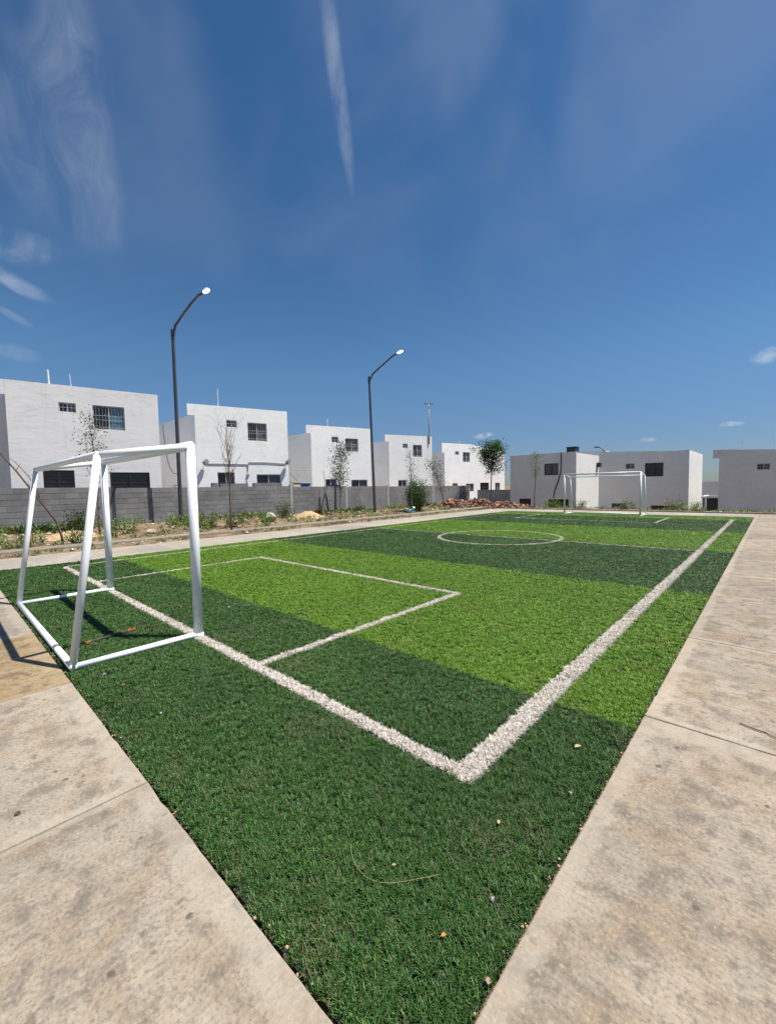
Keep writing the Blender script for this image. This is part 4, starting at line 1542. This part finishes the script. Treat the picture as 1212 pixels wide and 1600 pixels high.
bush('dense_bush', 'dense bright green bush beside the thin sapling', (-15.45, 19.3, 0.02), 2.0, 0.68, 6, 'leaf_mid', 3800, 0.11, stems=34)
bush('weed_bush', 'leafy green weed clump at the foot of the near street lamp', (-16.6, 6.55, 0.1), 0.55, 0.75, 7, 'leaf_fresh', 900, 0.075, 'weed')
bush('weed_bush', 'dark green weed clump beside the bent dead sapling', (-16.6, 3.35, 0.14), 0.80, 0.5, 9, 'leaf_dark', 800, 0.08, 'weed')
bush('weed_bush', 'green weed clump growing over the kerb below the bent dead sapling', (-14.6, 2.85, 0.02), 0.42, 0.45, 10, 'leaf_mid', 620, 0.06, 'weed')
bush('weed_bush', 'green weed clump behind the far post of the near goal', (-16.4, 4.5, 0.14), 0.62, 0.6, 11, 'leaf_fresh', 560, 0.07, 'weed')
bush('weed_bush', 'tall green weed clump behind the near post of the near goal', (-15.9, 6.95, 0.1), 0.62, 0.55, 12, 'leaf_mid', 700, 0.075, 'weed')
bush('weed_bush', 'round green weed beside the trunk of the bare tree', (-15.3, 7.9, 0.1), 0.66, 0.5, 13, 'leaf_mid', 700, 0.07, 'weed')
bush('weed_bush', 'yellow-green weed beside the pale boulder', (-15.9, 9.75, 0.1), 0.48, 0.4, 14, 'leaf_fresh', 460, 0.065, 'weed')
bush('weed_bush', 'bushy weed between the pale boulder and the dirt mound', (-16.9, 11.2, 0.12), 0.85, 0.5, 15, 'leaf_mid', 760, 0.08, 'weed')
bush('weed_bush', 'small green weed by the kerb at the far left', (-14.8, 1.55, 0.04), 0.42, 0.4, 16, 'leaf_mid', 420, 0.06, 'weed')
bush('weed_bush', 'small weed against the wall between the two lamp posts', (-17.6, 16.7, 0.06), 0.55, 0.25, 17, 'leaf_dark', 300, 0.07, 'weed')
bush('weed_bush', 'leafy weeds in the gap below the carport', (-3.2, 26.4, 0.0), 0.50, 0.75, 18, 'leaf_fresh', 760, 0.075, 'weed')
bush('weed_bush', 'tall thin weeds at the sunlit corner of the house behind the goal', (-4.0, 27.3, -0.3), 1.15, 0.5, 19, 'leaf_pale', 520, 0.085, 'weed')
bush('weed_bush', 'small dark weed growing out of the end path', (-2.72, 24.95, 0.0), 0.30, 0.26, 20, 'leaf_dark', 300, 0.05, 'weed')
bush('weed_bush', 'green weeds behind the far goal below the sunlit wall', (-8.6, 26.3, 0.0), 0.62, 0.42, 22, 'leaf_mid', 520, 0.075, 'weed')
bush('weed_bush', 'green weeds behind the crossbar end of the far goal', (-6.0, 26.4, 0.0), 0.60, 0.45, 23, 'leaf_pale', 520, 0.075, 'weed')
bush('weed_bush', 'light green weeds in front of the black lower window', (-10.4, 26.5, 0.0), 0.62, 0.6, 24, 'leaf_fresh', 620, 0.075, 'weed')

# bent dead sapling
r = empty('bent_sapling', (-14.9, 2.52, 0.05), 'bent leafless sapling arching towards the left edge', 'tree')
t = MB()
t.tube([(-14.9, 2.53, -0.05), (-14.9, 2.50, 0.30), (-14.9, 2.40, 0.72), (-14.9, 2.17, 1.13), (-14.9, 1.90, 1.62), (-14.9, 1.62, 2.12), (-14.92, 1.30, 2.62), (-14.95, 0.85, 3.0)],
       [0.034, 0.031, 0.028, 0.026, 0.023, 0.019, 0.014, 0.006], 8)
t.build('trunk', 'bark_brown', r, True)
t = MB()
t.tube([(-14.9, 2.08, 1.30), (-14.88, 2.02, 1.62), (-14.86, 1.85, 2.0), (-14.85, 1.60, 2.36), (-14.84, 1.3, 2.6)], [0.015, 0.013, 0.011, 0.008, 0.004], 6)
for (y, z, dy, dz) in ((1.9, 1.62, -.05, .22), (1.62, 2.12, .1, .2), (2.3, .9, -.14, .05)):
    t.tube([(-14.9, y, z), (-14.86, y + dy, z + dz)], [0.008, 0.003], 5)
t.build('branch', 'bark_brown', r, True)

# ------------------------------------------------------------------ ground cover
rw = random.Random(77)
wd = MB()
dr = MB()


def weed(mb, x, y, z, h, n, r, mi):
    for _ in range(n):
        a = r.uniform(0, 6.283)
        q = h * 0.5 * r.random()
        p = (x + math.cos(a) * q, y + math.sin(a) * q, z - 0.01 + h * 0.5 * r.random())
        mb.leaf(p, (math.cos(a) * r.uniform(.2, 1), math.sin(a) * r.uniform(.2, 1), r.uniform(0.1, 1.1)), (r.uniform(-.4, .4), r.uniform(-.4, .4), 1), h * r.uniform(.35, .75), h * r.uniform(.12, .28), mi)


for _ in range(1900):
    y = rw.uniform(-1, 24.6)
    if rw.random() < 0.30:
        x = rw.gauss(-13.55, 0.12)
        h = rw.uniform(0.05, 0.13)
    elif rw.random() < 0.35:
        x = rw.gauss(-18.0, 0.25)
        h = rw.uniform(0.10, 0.35)
    else:
        x = rw.uniform(-18.1, -14.45)
        h = rw.uniform(0.07, 0.24)
    if x < WX + 0.1:
        continue
    if vnoise(x * 0.8 + 3, y * 0.8) < -0.25 and rw.random() < 0.8:
        continue
    weed(wd, x, y, ground_z(x, y), h, 16, rw, rw.choice((0, 0, 1, 2, 2, 3)))
for _ in range(330):
    x, y = rw.uniform(-13, 3), rw.uniform(24.92, 27.2)
    weed(wd, x, y, ground_z(x, y), rw.uniform(.08, .24), 14, rw, rw.choice((0, 1, 2, 3)))
for _ in range(60):
    x, y = rw.uniform(-18, -15.5), rw.uniform(24.5, 30.5)
    weed(wd, x, y, ground_z(x, y), rw.uniform(.1, .28), 14, rw, rw.choice((0, 1, 2, 3)))
tag(wd.build('weeds', ['leaf_mid', 'leaf_pale', 'leaf_fresh', 'leaf_dry']), 'scattered low weeds and dry grass on the bank', 'weeds', kind='stuff')

for _ in range(900):
    y = rw.uniform(-1.5, 24)
    x = rw.uniform(-18.2, -14.4) if rw.random() < 0.85 else rw.uniform(-14.2, -13.2)
    if vnoise(x * 0.6, y * 0.6 + 2) < 0.0 and rw.random() < 0.6:
        continue
    s = rw.uniform(0.02, 0.075) * (1.5 if rw.random() < 0.12 else 1)
    dr.rock((x, y, ground_z(x, y) + s * 0.25), s, rw, 0.6, rw.choice((0, 0, 0, 0, 0, 1)))
for _ in range(120):
    x, y = rw.uniform(-13, 3), rw.uniform(24.95, 26.6)
    s = rw.uniform(0.02, 0.08)
    dr.rock((x, y, ground_z(x, y) + s * 0.25), s, rw, 0.6, rw.choice((0, 1)))
tag(dr.build('rubble', ['tan_rock', 'pale_rock']), 'loose tan stones and rubble scattered over the bank', 'rubble', kind='stuff')

t = MB()
t.rock((-16.3, 10.1, ground_z(-16.3, 10.1) + 0.13), 0.30, random.Random(2), 0.75)
o = thing_mesh('boulder', t, 'pale_rock', 'pale boulder lying on the weedy bank', 'rock')
t = MB()
t.rock((-15.6, 5.05, ground_z(-15.6, 5.05) + 0.04), 0.17, random.Random(9), 0.6)
thing_mesh('boulder', t, 'pale_rock', 'small flat pale stone on the bank seen through the near goal', 'rock')


def mound(name, c, rx, ry, h, mat, label, seed):
    r = random.Random(seed)
    t = MB()
    nr, na = 9, 26
    ids = [[0]]
    t.v.append((c[0], c[1], c[2] + h))
    for k in range(1, nr + 1):
        row = []
        for a in range(na):
            an = 2 * math.pi * a / na
            q = k / nr
            z = h * (math.cos(q * math.pi) * 0.5 + 0.5) + (r.uniform(-.05, .05) if k < nr else -0.12) * min(1, h * 3)
            row.append(len(t.v))
            t.v.append((c[0] + rx * q * math.cos(an) * (1 + r.uniform(-.06, .06)), c[1] + ry * q * math.sin(an), c[2] + z))
        ids.append(row)
    for a in range(na):
        t.f.append((0, ids[1][a], ids[1][(a + 1) % na]))
        t.mi.append(0)
    for k in range(1, nr):
        for a in range(na):
            b_ = (a + 1) % na
            t.f.append((ids[k][a], ids[k + 1][a], ids[k + 1][b_], ids[k][b_]))
            t.mi.append(0)
    o = t.build(name, mat, None, True)
    return tag(o, label, 'mound', kind=None)


mound('dirt_mound', (-16.4, 12.2, 0.05), 0.75, 1.15, 0.36, 'soil_tan', 'tan mound of loose soil on the bank', 3)
mound('dirt_mound', (-16.3, 3.0, 0.10), 0.8, 1.1, 0.20, 'soil_tan', 'low tan mound of soil beside the bent dead sapling', 5)

# brick rubble pile
r = empty('brick_pile', (-14.8, 24.9, 0), 'heap of broken reddish bricks at the corner of the path', 'rubble pile')
rp = random.Random(31)
bp = MB()


def pile_h(x, y):
    h = 0.0
    for cx, cy, hx, hy, hh in ((-16.2, 24.6, 1.4, 1.0, 0.52), (-14.9, 25.2, 1.6, 0.9, 0.60), (-13.0, 25.3, 1.6, 0.8, 0.42), (-11.9, 25.4, 1.2, 0.6, 0.22)):
        h = max(h, hh * max(0, 1 - ((x - cx) / hx) ** 2 - ((y - cy) / hy) ** 2))
    return h


for _ in range(1500):
    x, y = rp.uniform(-17.6, -10.9), rp.uniform(23.7, 26.2)
    if x > -13.2 and y < 24.8:
        continue
    h = pile_h(x, y)
    if h < 0.02:
        continue
    c = Vector((x, y, ground_z(x, y) + h * rp.uniform(0.45, 1.0)))
    M = Matrix.Rotation(rp.uniform(0, 6.28), 3, 'Z') @ Matrix.Rotation(rp.uniform(-.7, .7), 3, 'X') @ Matrix.Rotation(rp.uniform(-.7, .7), 3, 'Y')
    s = (rp.uniform(.06, .13), rp.uniform(.045, .07), rp.uniform(.025, .045))
    k_ = [c + M @ Vector((a * s[0], b_ * s[1], d_ * s[2])) * rp.uniform(.85, 1.1) for d_ in (-1, 1) for a, b_ in ((-1, -1), (1, -1), (1, 1), (-1, 1))]
    bp.hexa(k_, rp.choice((0, 0, 0, 1, 2)))
o = bp.build('broken_bricks', ['brick_red', 'brick_tan', 'dark_wood'], r)
o['kind'] = 'stuff'

t = MB()
rr = random.Random(12)
for kx in range(40):
    a = rr.uniform(0, 6.28)
    p = (-15.0 + rr.gauss(0, .1), 18.2 + rr.gauss(0, .14), 0.03 + abs(rr.gauss(0, .10)))
    t.leaf(p, (math.cos(a), math.sin(a), rr.uniform(-.2, .8)), (rr.uniform(-1, 1), rr.uniform(-1, 1), 1), rr.uniform(.12, .22), rr.uniform(.1, .16))
thing_mesh('crumpled_bag', t, 'pale_blue', 'crumpled pale blue plastic bag at the foot of the bush', 'bag')

# ------------------------------------------------------------------ small litter on turf and concrete
r = empty('broken_stick', (-5.2, 1.25, 0), 'dark stick with rusty ends lying inside the near goal', 'stick')
t = MB()
t.tube([(-5.02, 1.02, 0.008), (-5.06, 1.25, 0.012), (-5.07, 1.36, 0.012)], 0.013, 6)
t.build('shaft', 'dark_wood', r)
t = MB()
t.tube([(-5.07, 1.36, 0.012), (-5.08, 1.44, 0.012)], 0.018, 6)
t.build('tip', 'rust', r)
t = MB()
t.tube([(-5.02, 1.02, 0.008), (-5.00, 0.97, 0.008)], 0.016, 6)
t.build('tip', 'rust', r)
t = MB()
t.tube([(-0.12, 3.30, 0.006), (-0.05, 3.27, 0.009), (0.0, 3.27, 0.006), (0.06, 3.22, 0.009)], [0.003, 0.004, 0.0035, 0.002], 6)
thing_mesh('twig', t, 'dark_wood', 'dark twig on the right-hand concrete walkway', 'twig')


def grain(name, mat, label, cat, x, y, s, z=0.0, flat=0.5, seed=1):
    t = MB()
    t.rock((x, y, z + s * flat * 0.6), s, random.Random(seed), flat)
    return thing_mesh(name, t, mat, label, cat)


def fallen_leaf(x, y, ang, L, label, mat='dry_leaf'):
    t = MB()
    d = Vector((math.cos(ang), math.sin(ang), 0.15)).normalized()
    p = Vector((x, y, 0.004))
    s = Vector((-math.sin(ang), math.cos(ang), 0))
    cs = [(0, 0), (.25, .28), (.55, .32), (.8, .18), (1, 0)]
    for (a0, w0), (a1, w1) in zip(cs, cs[1:]):
        for sg in (-1, 1):
            q = [p + d * L * a0, p + d * L * a1, p + d * L * a1 + s * sg * L * w1 + Vector((0, 0, L * w1 * .5)), p + d * L * a0 + s * sg * L * w0 + Vector((0, 0, L * w0 * .5))]
            if w0 == 0:
                t.face([q[0], q[1], q[2]])
            elif w1 == 0:
                t.face([q[0], q[1], q[3]])
            else:
                t.face(q)
    return thing_mesh('fallen_leaf', t, mat, label, 'leaf', 'fallen leaves')


LIT = []
fallen_leaf(-0.78, 1.07, 0.9, 0.020, 'orange dry leaf on the turf at the bottom of the picture')
fallen_leaf(-1.08, 1.16, 0.5, 0.018, 'small tan leaf on the dark turf left of the bottom corner', 'straw')
fallen_leaf(-3.70, 0.93, 0.3, 0.045, 'reddish leaf on the turf by the near corner of the goal')
fallen_leaf(-0.80, 2.40, 0.8, 0.04, 'curled straw-coloured leaf near the right turf edge', 'straw')
fallen_leaf(-0.86, 1.62, 1.9, 0.022, 'pale curled leaf on the turf below the sideline corner', 'straw')
grain('pebble', 'pebble', 'grey pebble on the turf near the bottom right edge', 'pebble', -0.715, 1.30, 0.009, 0.0, 0.6, 3)
grain('pebble', 'pebble', 'bluish pebble on the turf close to the right kerb edge', 'pebble', -0.69, 2.02, 0.011, 0.0, 0.6, 4)
grain('pebble', 'pebble', 'white pebble on the turf beside the goal corner', 'pebble', -4.02, 0.90, 0.018, 0.0, 0.6, 5)
grain('pebble', 'pebble', 'white pebble on the turf halfway along the left edge', 'pebble', -3.02, 0.98, 0.009, 0.0, 0.6, 6)
grain('pebble', 'pebble', 'white pebble on the dark turf left of the goal area line', 'pebble', -5.1, 2.52, 0.018, 0.0, 0.6, 7)
grain('pebble', 'brick_tan', 'orange stone chip in the gap at the bottom right turf corner', 'pebble', -0.60, 1.06, 0.011, 0.0, 0.7, 8)
grain('pebble', 'dark_wood', 'dark clod on the walkway at lower right', 'pebble', -0.18, 1.11, 0.012, 0.0, 0.5, 9)
grain('pebble', 'dark_wood', 'brown clod on the walkway at far left', 'pebble', -2.58, 0.20, 0.016, 0.0, 0.4, 10)
t = MB()
pts = []
for k in range(13):
    u = k / 12
    pts.append((-1.27 + 0.36 * u, 1.02 + 0.05 * math.sin(u * 2.0) + 0.18 * (u - 0.42) ** 2 * 3, 0.006 + 0.006 * math.sin(u * 9)))
t.tube(pts, 0.0007, 4)
thing_mesh('dry_strand', t, 'straw', 'long curved strand of dry grass lying on the turf', 'grass strand')

# grit collecting in the gap between turf and concrete
gt = MB()
rg = random.Random(55)
for _ in range(700):
    if rg.random() < 0.5:
        x, y = -0.59 + rg.gauss(0, 0.010), rg.uniform(0.75, 8)
    else:
        x, y = rg.uniform(-9, -0.6), 0.698 + rg.gauss(0, 0.010)
    s = rg.uniform(0.002, 0.007)
    gt.rock((x, y, -0.012 + rg.random() * 0.012), s, rg, 0.7, rg.choice((0, 1, 2)))
tag(gt.build('grit', ['dark_wood', 'soil_tan', 'bark_brown']), 'grit and crumbs along the edge of the turf', 'grit', kind='stuff')
